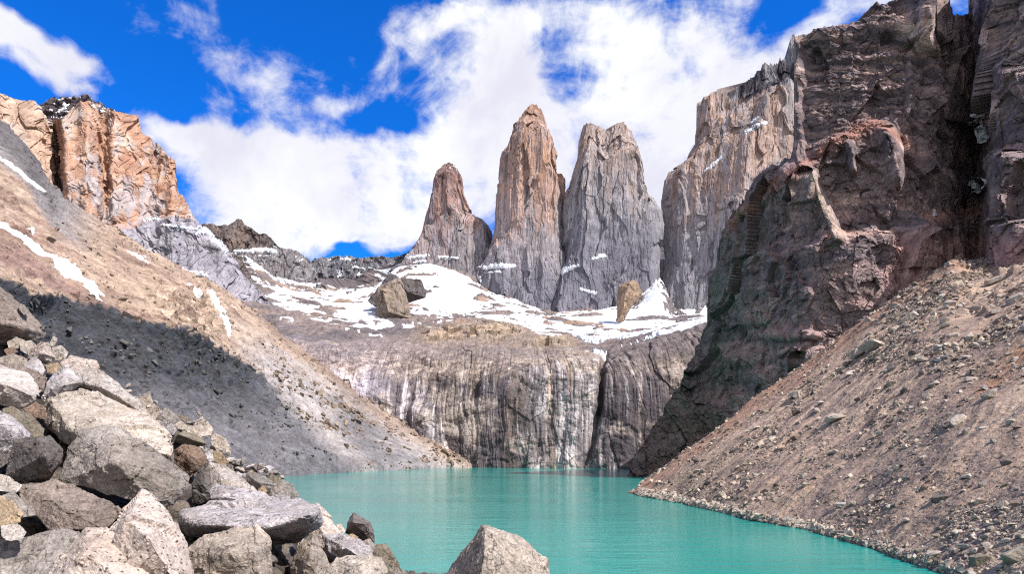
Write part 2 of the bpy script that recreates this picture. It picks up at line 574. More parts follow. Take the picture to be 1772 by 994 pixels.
# ------------------------------------------------------------------ left valley side
def build_left_slope():
    rows = [
        [(-250, 975, 74), (100, 905, 96), (300, 868, 140), (490, 828, 280), (600, 819, 350), (720, 814, 420), (846, 810, 500)],
        [(-250, 760, 150), (0, 705, 215), (300, 722, 290), (450, 745, 335), (600, 765, 390), (720, 783, 440), (848, 808, 503)],
        [(-250, 440, 200), (0, 492, 260), (100, 528, 290), (330, 577, 330), (450, 662, 385), (600, 722, 430), (720, 770, 470), (850, 807, 506)],
        [(-250, 250, 330), (0, 350, 360), (150, 430, 380), (300, 510, 400), (440, 600, 430), (560, 682, 460), (710, 758, 490), (852, 806, 510)],
        [(-250, 60, 430), (0, 219, 450), (40, 257, 452), (93, 334, 456), (146, 371, 468), (212, 406, 482), (292, 453, 500), (327, 480, 508), (400, 514, 520), (470, 562, 522), (535, 618, 522), (620, 682, 520), (700, 738, 517), (790, 790, 516), (855, 805, 515)],
        [(-250, 60, 560), (0, 250, 570), (100, 370, 575), (200, 440, 580), (300, 490, 585), (400, 550, 590), (535, 650, 580), (700, 760, 560), (860, 812, 540)],
        [(-250, 560, 620), (0, 600, 620), (300, 700, 620), (535, 760, 610), (700, 800, 590), (865, 822, 560)],
    ]
    P = loft(rows, 820, [110, 150, 140, 110, 20, 8])
    N = grid_normals(P)
    N = N * np.sign(N[..., 2:3] + 1e-9)
    px, py = proj(P)
    u = np.broadcast_to(np.linspace(0, 1, P.shape[1])[None, :], px.shape)
    v = np.broadcast_to(np.linspace(0, 1, P.shape[0])[:, None], px.shape)
    fade = sstep(846, 780, px)
    fd = np.array([.88, .47])                                   # horizontal direction of the fall line
    flow = np.stack([(P[..., 0] * -fd[1] + P[..., 1] * fd[0]) / 1.5, (P[..., 0] * fd[0] + P[..., 1] * fd[1]) / 30, u * 0], -1)
    wp = fbm(P / 45, 3, seed=9)
    gul = ridged(np.stack([flow[..., 0] / 8 + wp * .5, flow[..., 1] * .35, u * 0], -1), 3, seed=1)
    crest = [(-300, 420), (0, 497), (40, 520), (100, 525), (180, 548), (250, 570), (330, 577), (380, 607), (440, 652), (520, 725), (600, 800), (900, 900)]
    below = py - pl(px, crest)  # crest here is the upper edge of the painted shadow
    dist = P[..., 1]
    h = fbm(P / 55, 4, seed=2) * 3.5 + gul * (.5 + 1.3 * sstep(-10, 30, below)) + fbm(P / 9, 5, .6, seed=3) * 1.0
    c1, c2, cv = cells(P / 3.2, 3)
    c3, c4, cw = cells(P / 7.5, 5)
    h += sstep(.55, .1, c1) * (cv > .62) * (.6 + 1.0 * sstep(-.1, .5, fbm(P / 40, 3, seed=15))) + sstep(.5, .1, c3) * (cw > .8) * 2.0
    h += (3.4 + facets(P / 9, 73, .9) * 1.4) * np.exp(-(below / 9) ** 2) * sstep(520, 420, px) - 3.5 * sstep(0, 26, below) * sstep(150, 60, below) * sstep(520, 420, px)            # ridge added along the painted shadow's upper edge
    # bare rock step below the snow gully
    oc = np.exp(-(((px - 345) / 60) ** 2 + ((py - 545) / 38) ** 2)) + .7 * np.exp(-(((px - 300) / 50) ** 2 + ((py - 520) / 25) ** 2))
    h += oc * (ridged(P / 12, 4, seed=6) * 3.0 + (cells(P / 6, 8)[2] - .5) * 4)
    h *= (.25 + .75 * fade)
    top = np.exp(-((v - .93) / .05) ** 2)
    P0 = P.copy()
    P = P + N * h[..., None]
    P[..., 2] -= 6 * sstep(.03, 0, v)                                     # the foot runs on under the water
    # colour zones of the debris
    n1 = fbm(P / 40, 4, seed=11); n2 = fbm(flow / np.array([4.0, 2, 1]) + wp[..., None] * .3, 4, .6, seed=12); n3 = fbm(P / 6, 3, seed=13)
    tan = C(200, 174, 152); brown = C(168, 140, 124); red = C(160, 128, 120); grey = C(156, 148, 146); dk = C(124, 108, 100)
    pale = C(226, 200, 176); beige = C(194, 184, 180); gravel = C(86, 87, 95)  # gravel holds the tone of the painted cast shadow
    col = mix(tan, brown, sstep(-.2, .5, n2 * .8 + n1 * .4))
    # reddish and dark bands running down the fall line
    l1 = py - (395 + (px) * .62)
    col = mix(col, red, .85 * np.exp(-((l1 - 40 + n3 * 8) / 22) ** 2) * sstep(420, 330, px))
    col = mix(col, C(120, 84, 70), .8 * np.exp(-((l1 - 5 + n1 * 10) / 10) ** 2) * sstep(110, 40, px))
    l2 = py - (352 + (px - 240) * .78)
    col = mix(col, dk, .9 * np.exp(-((l2 - 8 + n3 * 5 + n1 * 6) / 22) ** 2) * sstep(215, 270, px) * sstep(470, 400, px))
    l0 = py - pl(px, [(0, 232), (40, 270), (93, 348), (146, 384), (212, 418), (300, 470)])
    col = mix(col, grey, sstep(70, 35, l0 + n1 * 12) * sstep(190, 90, px))
    col = mix(col, C(112, 106, 104), .8 * sstep(34, 10, l0 + n1 * 8) * sstep(110, 60, px))
    col = mix(col, pale, np.clip(oc * 1.5, 0, 1) * sstep(-.1, .4, n3))
    col = mix(col, beige, sstep(-40, 30, py - (590 + (px - 440) * .60) + n1 * 25) * sstep(370, 480, px))
    col = mix(col, C(160, 138, 122), sstep(30, 8, py - pl(px, [(380, 500), (470, 560), (535, 618), (700, 738), (850, 805)])) * sstep(430, 500, px) * .7)
    # cast shadow painted into the slope colour, with a second strip towards the shore
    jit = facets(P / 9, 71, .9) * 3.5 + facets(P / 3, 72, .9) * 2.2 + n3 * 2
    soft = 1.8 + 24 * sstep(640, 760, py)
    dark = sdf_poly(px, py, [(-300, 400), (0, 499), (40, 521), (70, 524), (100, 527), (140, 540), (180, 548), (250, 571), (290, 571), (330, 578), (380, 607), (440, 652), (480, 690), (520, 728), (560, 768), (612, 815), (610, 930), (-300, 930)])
    shadow_strip = sdf_poly(px, py, [(575, 690), (640, 730), (690, 775), (735, 816), (650, 818), (625, 790), (600, 745)])
    shadow_m = np.maximum(sstep(-soft, soft, dark + jit + n2 * 4 * sstep(620, 700, py)), .8 * sstep(-22, 22, shadow_strip + n2 * 14))
    shadow_col = mix(gravel * .92, C(132, 128, 132), np.clip(sstep(625, 760, py - (px - 400) * .10) * .95 + .10 * n2, 0, 1))
    shadow_col = mix(shadow_col, C(72, 70, 68), np.clip(sstep(.1, .8, n3 + gul * .3), 0, 1) * .6 * sstep(720, 640, py))
    col = mix(col, shadow_col, shadow_m)
    st = fbm(np.stack([flow[..., 0] / 1.1 + wp * .4, flow[..., 1] / 1.5, u * 0], -1), 4, .65, seed=16)
    st2 = fbm(np.stack([flow[..., 0] / .35, flow[..., 1] * 1.2, u * 0], -1), 3, .65, seed=17)
    col = col * (1.16 + .10 * n3 + .16 * st + .12 * st2)[..., None]
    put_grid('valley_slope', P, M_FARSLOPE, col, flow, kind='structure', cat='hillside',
             label='long scree slope of tan debris with a painted cast shadow left of the lake')
    return P, P0, N, px, py


LS = build_left_slope()


def strip_depth(px, py, pts, P, k=1.0):
    """signed closeness to a polyline with a width at each point"""
    pts = np.asarray(pts, float)
    d = np.full(px.shape, -99.0)
    for (ax, ay, aw), (bx, by, bw) in zip(pts[:-1], pts[1:]):
        ex, ey = bx - ax, by - ay
        t = np.clip(((px - ax) * ex + (py - ay) * ey) / (ex * ex + ey * ey + 1e-9), 0, 1)
        d = np.maximum(d, aw + (bw - aw) * t - np.hypot(px - ax - t * ex, py - ay - t * ey))
    return d


def left_snow():
    P, P0, N, px, py = LS
    nz = fbm(P / 5, 4, .6, seed=21) * 2.6 + fbm(P / 1.5, 2, seed=22) * 1.0
    defs = [
        ('long diagonal snow strip lying across the brown slope at far left', [(-60, 352, 5), (0, 397, 5), (40, 424, 4.5), (80, 449, 5), (108, 464, 8), (130, 478, 5.5), (155, 495, 4.5), (178, 514, 2)]),
        ('short snow patch just below the end of the long snow strip', [(158, 513, 3), (165, 519, 5), (172, 530, 3)]),
        ('narrow winding snow gully running down beside the pale rock step', [(358, 513, 3), (366, 528, 4), (378, 545, 5), (390, 562, 5), (394, 582, 3)]),
        ('small snow patch in the pale rocks at the slope middle', [(323, 500, 3), (331, 510, 4), (340, 521, 3)]),
        ('thin snow line under the orange face on the upper slope', [(220, 434, 1), (238, 445, 1.8), (258, 456, 1)]),
        ('faint snow streak in the grey chute at the upper left edge', [(-20, 258, 2), (15, 292, 3), (45, 316, 2.5), (72, 338, 1)]),
        ('tiny snow spot beside the brown band at far left', [(47, 398, 2), (53, 405, 4), (54, 412, 2)]),
    ]
    for lab, pts in defs:
        d = (strip_depth(px, py, pts, P) + nz) / 4.0
        put_sheet('snow_patch', P, N, d, .9, M_SNOW, sink=1.6, label=lab, cat='snow patch', single=True, group='snow patches on the left slope')


left_snow()


# ------------------------------------------------------------------ headwall and the bench above it
def build_headwall():
    rows = [
        [(560, 818, 520), (700, 815, 510), (850, 814, 470), (1000, 817, 440), (1100, 819, 430), (1280, 826, 420)],
        [(540, 720, 525), (700, 720, 530), (850, 720, 488), (1000, 720, 460), (1100, 720, 448), (1290, 720, 438)],
        [(510, 640, 530), (700, 650, 550), (850, 650, 505), (1000, 645, 476), (1100, 645, 465), (1290, 640, 452)],
        [(480, 590, 555), (560, 598, 565), (640, 606, 590), (700, 602, 595), (780, 612, 575), (850, 606, 552), (930, 622, 530), (1000, 612, 520), (1050, 624, 512), (1100, 598, 508), (1200, 572, 508), (1300, 540, 495)],
        [(450, 560, 640), (560, 574, 660), (700, 580, 690), (850, 590, 650), (1000, 597, 630), (1100, 585, 620), (1200, 562, 600), (1310, 530, 600)],
        [(420, 530, 820), (560, 552, 860), (700, 560, 860), (850, 566, 860), (1000, 577, 850), (1100, 578, 850), (1200, 562, 800), (1320, 530, 800)],
        [(390, 505, 1050), (560, 528, 1100), (700, 528, 1150), (850, 533, 1150), (950, 553, 1100), (1100, 560, 1050), (1170, 560, 1050), (1230, 552, 1000), (1330, 520, 1000)],
        [(330, 455, 1350), (425, 462, 1400), (480, 494, 1440), (560, 503, 1450), (640, 496, 1450), (690, 462, 1500), (745, 458, 1500), (805, 476, 1480), (840, 505, 1450), (900, 522, 1450), (950, 543, 1420), (1050, 534, 1430), (1100, 520, 1450), (1142, 476, 1490), (1166, 548, 1350), (1230, 545, 1200), (1340, 520, 1200)],
        [(200, 455, 2000), (700, 470, 2100), (1400, 500, 2000)],
    ]
    P = loft(rows, 1150, [170, 130, 100, 40, 90, 90, 60, 6], .012)
    N = grid_normals(P)
    N = np.where((N[..., 1:2] > 0), -N, N)
    px, py = proj(P)
    nv, nu = px.shape
    vi = np.arange(nv) / Q
    wallm = np.broadcast_to(sstep(430, 395, vi)[:, None], px.shape)          # 1 on the wall, 0 on the bench
    u = P[..., 0]; vz = P[..., 2]
    warp = fbm(np.stack([u / 60, vz / 90, u * 0], -1), 3, seed=31)
    fan = (px - 900) * (vz / 900)
    fl = np.stack([u + warp * 5 - fan * .25, vz, P[..., 1] * .1], -1)
    pill = fbm(fl / np.array([16, 160, 60]), 3, seed=32)
    crack = ridged(fl / np.array([7, 90, 60]), 3, seed=33)
    arcs = ridged(P / 45, 4, seed=34)
    h = wallm * (pill * 1.2 + np.maximum(crack - .7, 0) * -1.2 + np.maximum(arcs - 1.0, 0) * -4.0 + fbm(P / 12, 5, .55, seed=35) * 1.1)
    c1, c2, cv = cells(fl / np.array([14, 55, 40]), 7)
    h += wallm * (cv - .5) * 1.8
    cleft = dist_line(px + fbm(P / 20, 2, seed=36) * 4, py, [(1046, 612), (1040, 650), (1034, 700), (1022, 750), (1010, 800), (1006, 830)])
    h -= wallm * 9 * np.exp(-(cleft / (5 + sstep(690, 800, py) * 9)) ** 2)
    butt = dist_line(px, py, [(745, 790), (735, 740), (725, 700)])
    h += wallm * 7 * np.exp(-(butt / 22) ** 2) * sstep(690, 720, py)
    far = P[..., 1] / 600
    bench = (1 - wallm)
    strike = np.stack([P[..., 0] / 70 + P[..., 1] / 220, P[..., 1] / 60, P[..., 2] / 40], -1)
    h += bench * (fbm(strike, 5, .55, seed=37) * 4.5 * far + ridged(strike * 2.1, 4, seed=38) * 1.6 * far - 1.5 * far)
    knoll = np.exp(-(((px - 850) / 55) ** 2 + ((py - 580) / 14) ** 2)) + .8 * np.exp(-(((px - 760) / 40) ** 2 + ((py - 585) / 10) ** 2)) + .8 * np.exp(-(((px - 950) / 50) ** 2 + ((py - 600) / 10) ** 2))
    cc = cells(P / 16, 9)
    h += bench * knoll * ((cc[2] - .3) * 12 + ridged(P / 22, 3, seed=39) * 3)
    P0 = P.copy()
    P = P + N * h[..., None]
    # colours: mineral and water streaks of the wall, brown slabs of the bench
    st = fbm(fl / np.array([5.5, 120, 60]), 4, .6, seed=41)
    fl2 = fl + (fbm(P / 9, 3, seed=49) * 1.3)[..., None] * np.array([1, 0, 0])
    st2 = fbm(fl2 / np.array([2.0, 55, 60]), 3, .6, seed=42) * (.45 + .9 * sstep(-.35, .35, fbm(P / 26, 3, seed=40)))
    big = fbm(P / 70, 3, seed=43)
    pale = C(216, 206, 204, .6); mid = C(164, 153, 154, .58); ochre = C(202, 174, 146, .58); dk = C(78, 70, 76); lav = C(208, 200, 210, .6)
    col = mix(mid, pale, sstep(-.5, .5, st + big * .5))
    col = mix(col, ochre, .8 * sstep(.1, .7, fbm(fl / np.array([11, 140, 60]), 3, seed=44)))
    col = mix(col, lav, sstep(760, 560, px) * .75)
    mid_zone = np.exp(-(((px - 810) / 110) ** 2)) * sstep(600, 660, py)
    right = sstep(1030, 1060, px)
    amount = .25 + .45 * mid_zone + .4 * right + .15 * sstep(610, 760, py) - .25 * sstep(690, 560, px)
    col = mix(col, dk, np.clip(sstep(.75, -.05, st2 * .7 + st * .8 + .55 - amount), 0, 1) * np.clip(amount + .15, 0, .92))
    col = mix(col, C(228, 222, 222), .32 * sstep(.5, .9, st2 + .3 * st) * sstep(.2, -.2, amount - .55))
    blot = fbm(fl / np.array([22, 38, 40]), 4, .6, seed=50)
    col = mix(col, C(108, 96, 96), .55 * sstep(.1, .6, blot) * sstep(600, 560, px + 0 * py) + .6 * sstep(.15, .6, blot) * sstep(640, 700, px))
    col = mix(col, C(206, 190, 176, .58), .55 * sstep(.15, .6, fbm(fl / np.array([30, 30, 40]), 4, .6, seed=56)))
    lip = sstep(655, 625, py + big * 20) * wallm
    bl = cells(P / np.array([7, 7, 3.2]), 61)
    col = mix(col, mix(C(206, 186, 166, .56), C(150, 132, 120), sstep(.3, .8, bl[2])), lip * (.75 - .35 * right))
    col = mix(col, C(70, 62, 62), .6 * lip * sstep(.10, .03, bl[1]))
    col = mix(col, C(112, 98, 92), .5 * right * sstep(640, 600, py))
    col = mix(col, C(60, 54, 58), .8 * np.exp(-(cleft / 6) ** 2) * (py > 605))
    dg = np.abs(fbm(np.stack([(P[..., 0] + P[..., 2] * 1.6) / 90, (P[..., 2] - P[..., 0] * .35) / 16, P[..., 1] / 90], -1), 3, .5, seed=57))
    col = mix(col, dk, .6 * sstep(.05, .01, dg) * wallm)
    line = dist_line(px + big * 5, py, [(800, 612), (850, 620), (900, 640), (950, 655), (1010, 662), (1045, 660)])
    col = mix(col, dk, .6 * np.exp(-(line / 1.8) ** 2))
    bcol = mix(C(150, 134, 128), C(122, 112, 112), sstep(-.4, .5, fbm(strike, 4, seed=45)))
    bcol = mix(bcol, C(200, 176, 150), np.clip(knoll * 1.2, 0, 1) * .85)
    bcol = mix(bcol, C(176, 150, 130), sstep(.2, .8, big))
    bcol = mix(bcol, C(128, 118, 120), sstep(1080, 1130, px) * .8)
    wm = np.clip(wallm * sstep(585, 640, py + big * 22 + st * 6), 0, 1)
    col = mix(bcol, col, np.maximum(wm, wallm * .35)) * 1.2
    lavl = sstep(760, 600, px + big * 30) * wallm
    col = mix(col, col * np.array([1.12, 1.1, 1.16]), lavl)
    put_grid('headwall', P, M_WALL, col, fl, kind='structure', cat='cliff',
             label='broad pale granite headwall with dark vertical streaks behind the lake')
    # snowfield on the bench
    fp = sdf_poly(px, py, [(418, 452), (445, 470), (470, 488), (500, 496), (560, 500), (640, 492), (690, 450), (745, 440), (805, 455), (840, 490), (880, 510), (940, 530), (1040, 522), (1100, 515), (1140, 455), (1162, 530), (1230, 530), (1300, 505), (1300, 545),
                           (1228, 570), (1180, 578), (1130, 586), (1060, 590), (1010, 588), (960, 580), (905, 572), (850, 562), (800, 552), (740, 546), (690, 552), (650, 562), (610, 556), (570, 552), (540, 538), (500, 528), (470, 514), (445, 498)])
    patch = np.full(px.shape, -50.0)
    for pts in ([(612, 566, 3), (640, 568, 4), (660, 570, 2)], [(575, 545, 2), (600, 550, 3)], [(485, 555, 2), (505, 558, 3)], [(730, 572, 2), (760, 574, 4), (790, 578, 2)], [(700, 570, 2), (712, 570, 3)], [(640, 580, 1), (660, 582, 2)]):
        patch = np.maximum(patch, strip_depth(px, py, pts, P) * 2.2)
    rough = fbm(strike * 1.3, 4, .6, seed=47)
    edge = sstep(26, 4, fp)
    fine = fbm(P0 / np.array([9, 26, 9]), 4, .65, seed=55)
    dep = np.maximum(fp / 9 + rough * (2.1 + 1.4 * edge) - .45 + fine * (.3 + 1.2 * edge), patch / 9 + rough * .6 + fine * .6) - knoll * 1.2
    isl = np.full(px.shape, -50.0)
    for pts in ([(545, 507, 2), (548, 500, 3)], [(690, 533, 4), (720, 520, 5)], [(560, 522, 3), (600, 520, 4), (570, 530, 2)], [(510, 516, 4), (560, 530, 5), (600, 535, 3)], [(900, 545, 2), (960, 548, 3)], [(1000, 562, 2), (1030, 566, 2)]):
        isl = np.maximum(isl, strip_depth(px, py, pts, P))
    dep = dep - np.clip((isl + 2) / 4 + rough * .3, 0, 2.5)
    dep = np.where(wallm > .5, -1, dep)
    Ps = P0 + N * (np.clip(h, -2, 1.5) * .6 + fbm(P0 / 60, 3, seed=48) * 1.2)[..., None]
    put_sheet('snowfield', Ps, N, dep * .9, 3.2, M_SNOW, sink=6, kind='stuff', label='white snowfield spread over the rock bench below the towers', cat='snow')


build_headwall()


# ------------------------------------------------------------------ granite towers
def tower(name, rows, Y0, depth, dips, seed, colour, label, cat, n_th=760, n_v=430, amp=1.0, kind=None, mat=None, snow=None, lean=0.0, top_ridge=.25, jag=1.0):
    rows = np.asarray(rows, float)
    nth, nv = int(n_th * Q), int(n_v * Q)
    py = np.linspace(rows[0, 0], rows[-1, 0], nv)            # top to bottom
    Lx = np.interp(py, rows[:, 0], rows[:, 1]); Rx = np.interp(py, rows[:, 0], rows[:, 2])
    nf = int(nth * .78)
    th = np.concatenate([np.linspace(math.pi, 2 * math.pi, nf, endpoint=False), np.linspace(0, math.pi, nth - nf, endpoint=False)])
    # plan of the tower: flat faces that meet in sharp corners
    pr = np.random.RandomState(int(seed * 100))
    ca = np.radians(np.array([0, 40, 90, 140, 180, 200 + pr.uniform(-6, 8), 226 + pr.uniform(-8, 8), 256 + pr.uniform(-9, 9), 286 + pr.uniform(-9, 9), 318 + pr.uniform(-8, 8), 342 + pr.uniform(-4, 6), 360]))
    cr = pr.uniform(.9, 1.12, 12); cr[[0, 4, 11]] = 1
    cx_, cy_ = np.cos(ca) * cr, np.sin(ca) * cr
    ex = np.clip(np.interp(th, ca, cx_), -1, 1); ey = np.interp(th, ca, cy_)
    midp = (Lx + Rx) / 2; half = (Rx - Lx) / 2
    t = (py - py[0]) / (py[-1] - py[0])
    dd = depth * (top_ridge + (1 - top_ridge) * sstep(0, .18, t)) * (.8 + .3 * t)
    PX = midp[:, None] + half[:, None] * ex[None, :]
    PYs = np.repeat(py[:, None], nth, 1)
    if dips is not None:
        d = pl(PX, dips)
        PYs = PYs + d * sstep(.5, 0, t)[:, None]
    YY = Y0 + lean * (1 - t)[:, None] + dd[:, None] * ey[None, :]
    base = W(PX, PYs, np.full_like(PX, Y0))
    P = base.copy(); P[..., 1] = YY
    # keep the drawn outline while the depth varies
    P[..., 0] = (PX - CX) / F * Y0
    P[..., 2] = CAMZ + (HY - PYs) / F * Y0
    nrm = np.stack([np.repeat(ex[None] * .9, nv, 0), np.repeat(ey[None], nv, 0), np.zeros((nv, nth))], -1)
    nrm /= np.linalg.norm(nrm, axis=-1, keepdims=True)
    wv = fbm(P / 60, 3, seed=seed)[..., None] * np.array([9, 9, 30])
    Q1 = P + wv
    h = fbm(Q1 / np.array([40, 40, 260]), 2, seed=seed + 1) * 3.5 * amp
    h += facets(Q1 / np.array([27, 27, 130]), int(seed * 7) % 200, .8) * 8 * amp
    h += facets(Q1 / np.array([10, 10, 60]), int(seed * 11) % 200, .7) * 1.5 * amp
    h += facets(Q1 / np.array([4, 4, 22]), int(seed * 5) % 200, .7) * .4 * amp
    h -= np.maximum(ridged(Q1 / np.array([12, 12, 150]), 3, seed=seed + 2) - 1.15, 0) * 4.0 * amp
    h += fbm(P / 10, 4, .6, seed=seed + 3) * .35 * amp
    h *= (.35 + .65 * sstep(0, .1, t))[:, None]
    topn = fbm(P / np.array([9, 9, 60]), 3, .6, seed=seed + 4) * 5 * amp + (jag - 1) * (ridged(P / np.array([13, 13, 160]), 3, .6, seed=seed + 5) - .3) * 7
    P = P + nrm * h[..., None]
    P[..., 2] += topn * sstep(.16, .0, t)[:, None]
    # close the top with rings shrinking to its middle line
    capc = P[0].mean(0)
    caps = [capc * k + P[0] * (1 - k) + np.array([0, 0, 2.0 * k]) for k in (1, .66, .33)]
    P = np.concatenate([np.array(caps), P], 0)
    px, pyy = proj(P)
    col = colour(P, px, pyy, seed)
    o = put_grid(name, P[::-1], mat or M_TOWER, col[::-1], close=True, kind=kind, label=label, cat=cat)
    if snow is not None:
        Nn = grid_normals(P); Nn = np.where(Nn[..., 1:2] > 0, -Nn, Nn)
        put_sheet('snow', P[:, :nf], Nn[:, :nf], snow(P, px, pyy)[:, :nf], 2.2, M_SNOW, sink=3, parent=o, kind='stuff')
    return o


def tower_colour(split, warm, cool, top=None, base=C(138, 135, 147, .58)):
    def f(P, px, py, seed):
        n = fbm(P / np.array([22, 22, 130]), 4, .6, seed=seed + 20)
        n2 = fbm(P / np.array([6, 6, 90]), 3, .6, seed=seed + 21)
        n3 = fbm(P / 40, 3, seed=seed + 22)
        k = sstep(split + 70, split - 70, py + n * 60 + n3 * 30)
        col = mix(cool, warm, k * np.clip(.75 + .4 * n2, 0, 1))
        col = mix(col, C(176, 168, 168), .55 * sstep(.1, .6, n))
        col = mix(col, C(186, 150, 122), .5 * sstep(.15, .7, n2) * sstep(split + 120, split, py))
        col = mix(col, C(110, 102, 108), .6 * sstep(.3, .8, fbm(P / np.array([3.5, 3.5, 120]), 3, .6, seed=seed + 23)))
        col = mix(col, base, .8 * sstep(split + 40, split + 130, py + n3 * 25))
        if top is not None: col = mix(col, top[1], .8 * sstep(top[0] + 25, top[0] - 15, py + n * 12))
        return col
    return f


ORG = C(214, 170, 144, .62); GRY = C(180, 172, 178, .62)


def cap_snow(limit, ledges=(), thr=.35):
    def f(P, px, py):
        n = fbm(P / 7, 4, .65, seed=51); m = fbm(P / np.array([14, 14, 9]), 3, seed=52)
        d = (n + m * .5 - thr - .5 - sstep(limit - 30, limit + 20, py) * 2.2) * 1.5
        for pts in ledges:
            d = np.maximum(d, (strip_depth(px, py, pts, P) + n * 2.2) / 3)
        return np.clip(d, -1, 1)
    return f


tower('granite_tower',
      [(283, 773, 780), (290, 765, 789), (300, 757, 796), (310, 752, 798), (336, 748, 801), (360, 743, 809), (374, 738, 815), (379, 737, 824), (383, 736, 834), (389, 734, 843), (400, 731, 851), (412, 725, 853), (425, 718, 856), (440, 708, 862), (455, 694, 870), (470, 678, 876), (490, 655, 885), (520, 630, 900)],
      1560, 70, None, 1.3, tower_colour(390, C(200, 154, 136, .58), GRY, (312, C(150, 116, 112)), C(120, 116, 122)),
      'smallest leftmost rock tower with a snow dusted tip and right shoulder', 'rock tower', n_v=420,
      snow=cap_snow(320, [[(705, 447, 2), (740, 442, 3)], [(760, 444, 2), (790, 447, 2)], [(716, 455, 1), (735, 452, 2)]]))
tower('granite_tower',
      [(187, 920, 931), (193, 909, 938), (203, 901, 941), (212, 898, 943), (222, 889, 944), (240, 886, 952), (250, 878, 956), (262, 873, 960), (280, 867, 963), (300, 865, 966), (313, 863, 974), (350, 860, 977), (400, 857, 979), (430, 850, 981), (450, 840, 985), (468, 826, 992), (490, 816, 1000), (510, 812, 1010), (545, 810, 1020), (575, 808, 1025)],
      1500, 80, None, 2.7, tower_colour(370, ORG, GRY, (205, C(190, 150, 130))),
      'tallest pointed rock tower in the middle with orange upper walls', 'rock tower',
      snow=cap_snow(205, [[(838, 464, 3), (860, 460, 5), (890, 461, 3)], [(842, 472, 1), (865, 470, 2)], [(828, 478, 2), (832, 488, 2)]], .45))
tower('granite_tower',
      [(222, 1002, 1092), (232, 1001, 1098), (245, 1000, 1103), (262, 996, 1107), (280, 989, 1111), (300, 981, 1116), (330, 977, 1120), (350, 976, 1130), (370, 975, 1138), (400, 974, 1141), (450, 968, 1141), (480, 955, 1141), (510, 938, 1140), (550, 925, 1138), (580, 915, 1138)],
      1470, 85, [(990, 60), (1003, 24), (1008, 8), (1013, 2), (1022, 3), (1029, 12), (1034, 8), (1037, 20), (1046, 24), (1054, 12), (1062, 3), (1070, 0), (1078, 1), (1086, 5), (1094, 13), (1101, 26), (1112, 55)], 4.1,
      tower_colour(300, C(194, 170, 158, .62), C(176, 172, 178, .62)),
      'wide twin topped rock tower right of the tallest tower', 'rock tower', top_ridge=.35, jag=1.6,
      snow=cap_snow(225, [[(930, 493, 4), (950, 480, 6), (975, 468, 5), (1000, 460, 2)], [(1026, 448, 2), (1045, 442, 3)], [(958, 458, 1), (966, 450, 2)], [(1005, 500, 2), (1030, 508, 3)], [(915, 500, 2), (925, 506, 2)]], .6))


def nido_colour(P, px, py, seed):
    col = tower_colour(330, C(204, 172, 154, .62), C(184, 178, 184, .62), None, C(168, 164, 172, .6))(P, px, py, seed)
    n = fbm(P / np.array([20, 20, 40]), 4, seed=61)
    capl = pl(px, [(1100, 0), (1240, 120), (1262, 168), (1285, 170), (1300, 164), (1330, 156), (1345, 146), (1390, 142), (1460, 120)])
    col = mix(col, C(92, 86, 96), sstep(6, -4, py - capl + n * 7) * (px > 1240))
    lt = fbm(P / np.array([30, 30, 200]), 3, seed=62)
    col = mix(col, C(196, 192, 196), .6 * sstep(0, .5, lt) * sstep(1200, 1260, px + n * 20))
    return col


tower('mountain',
      [(88, 1205, 1480), (130, 1204, 1480), (175, 1203, 1480), (190, 1196, 1480), (215, 1186, 1480), (240, 1174, 1480), (280, 1160, 1480), (310, 1150, 1480), (350, 1143, 1480), (400, 1141, 1480), (450, 1140, 1480), (485, 1138, 1480), (520, 1126, 1480), (570, 1112, 1480)],
      1500, 125, [(1140, 190), (1175, 160), (1190, 140), (1198, 115), (1206, 101), (1212, 95), (1218, 98), (1222, 92), (1230, 91), (1236, 87), (1244, 93), (1256, 92), (1262, 86), (1275, 83), (1283, 74), (1295, 66), (1303, 54), (1312, 50), (1318, 44), (1328, 52), (1336, 38), (1344, 40), (1350, 20), (1357, 3), (1362, 0), (1372, 3), (1380, 6), (1390, 5), (1480, 40)], 6.2,
      nido_colour, 'massive pale grey rock wall with a jagged dark crest right of the towers', 'mountain', kind='structure', amp=1.15, top_ridge=.5, jag=2.2,
      n_th=1000, n_v=520, snow=cap_snow(0, [[(1218, 297, 1), (1235, 284, 3), (1248, 273, 2)], [(1290, 228, 2), (1310, 218, 3), (1330, 210, 2)], [(1300, 212, 1), (1312, 203, 2)], [(1180, 548, 2), (1215, 538, 4)]]))


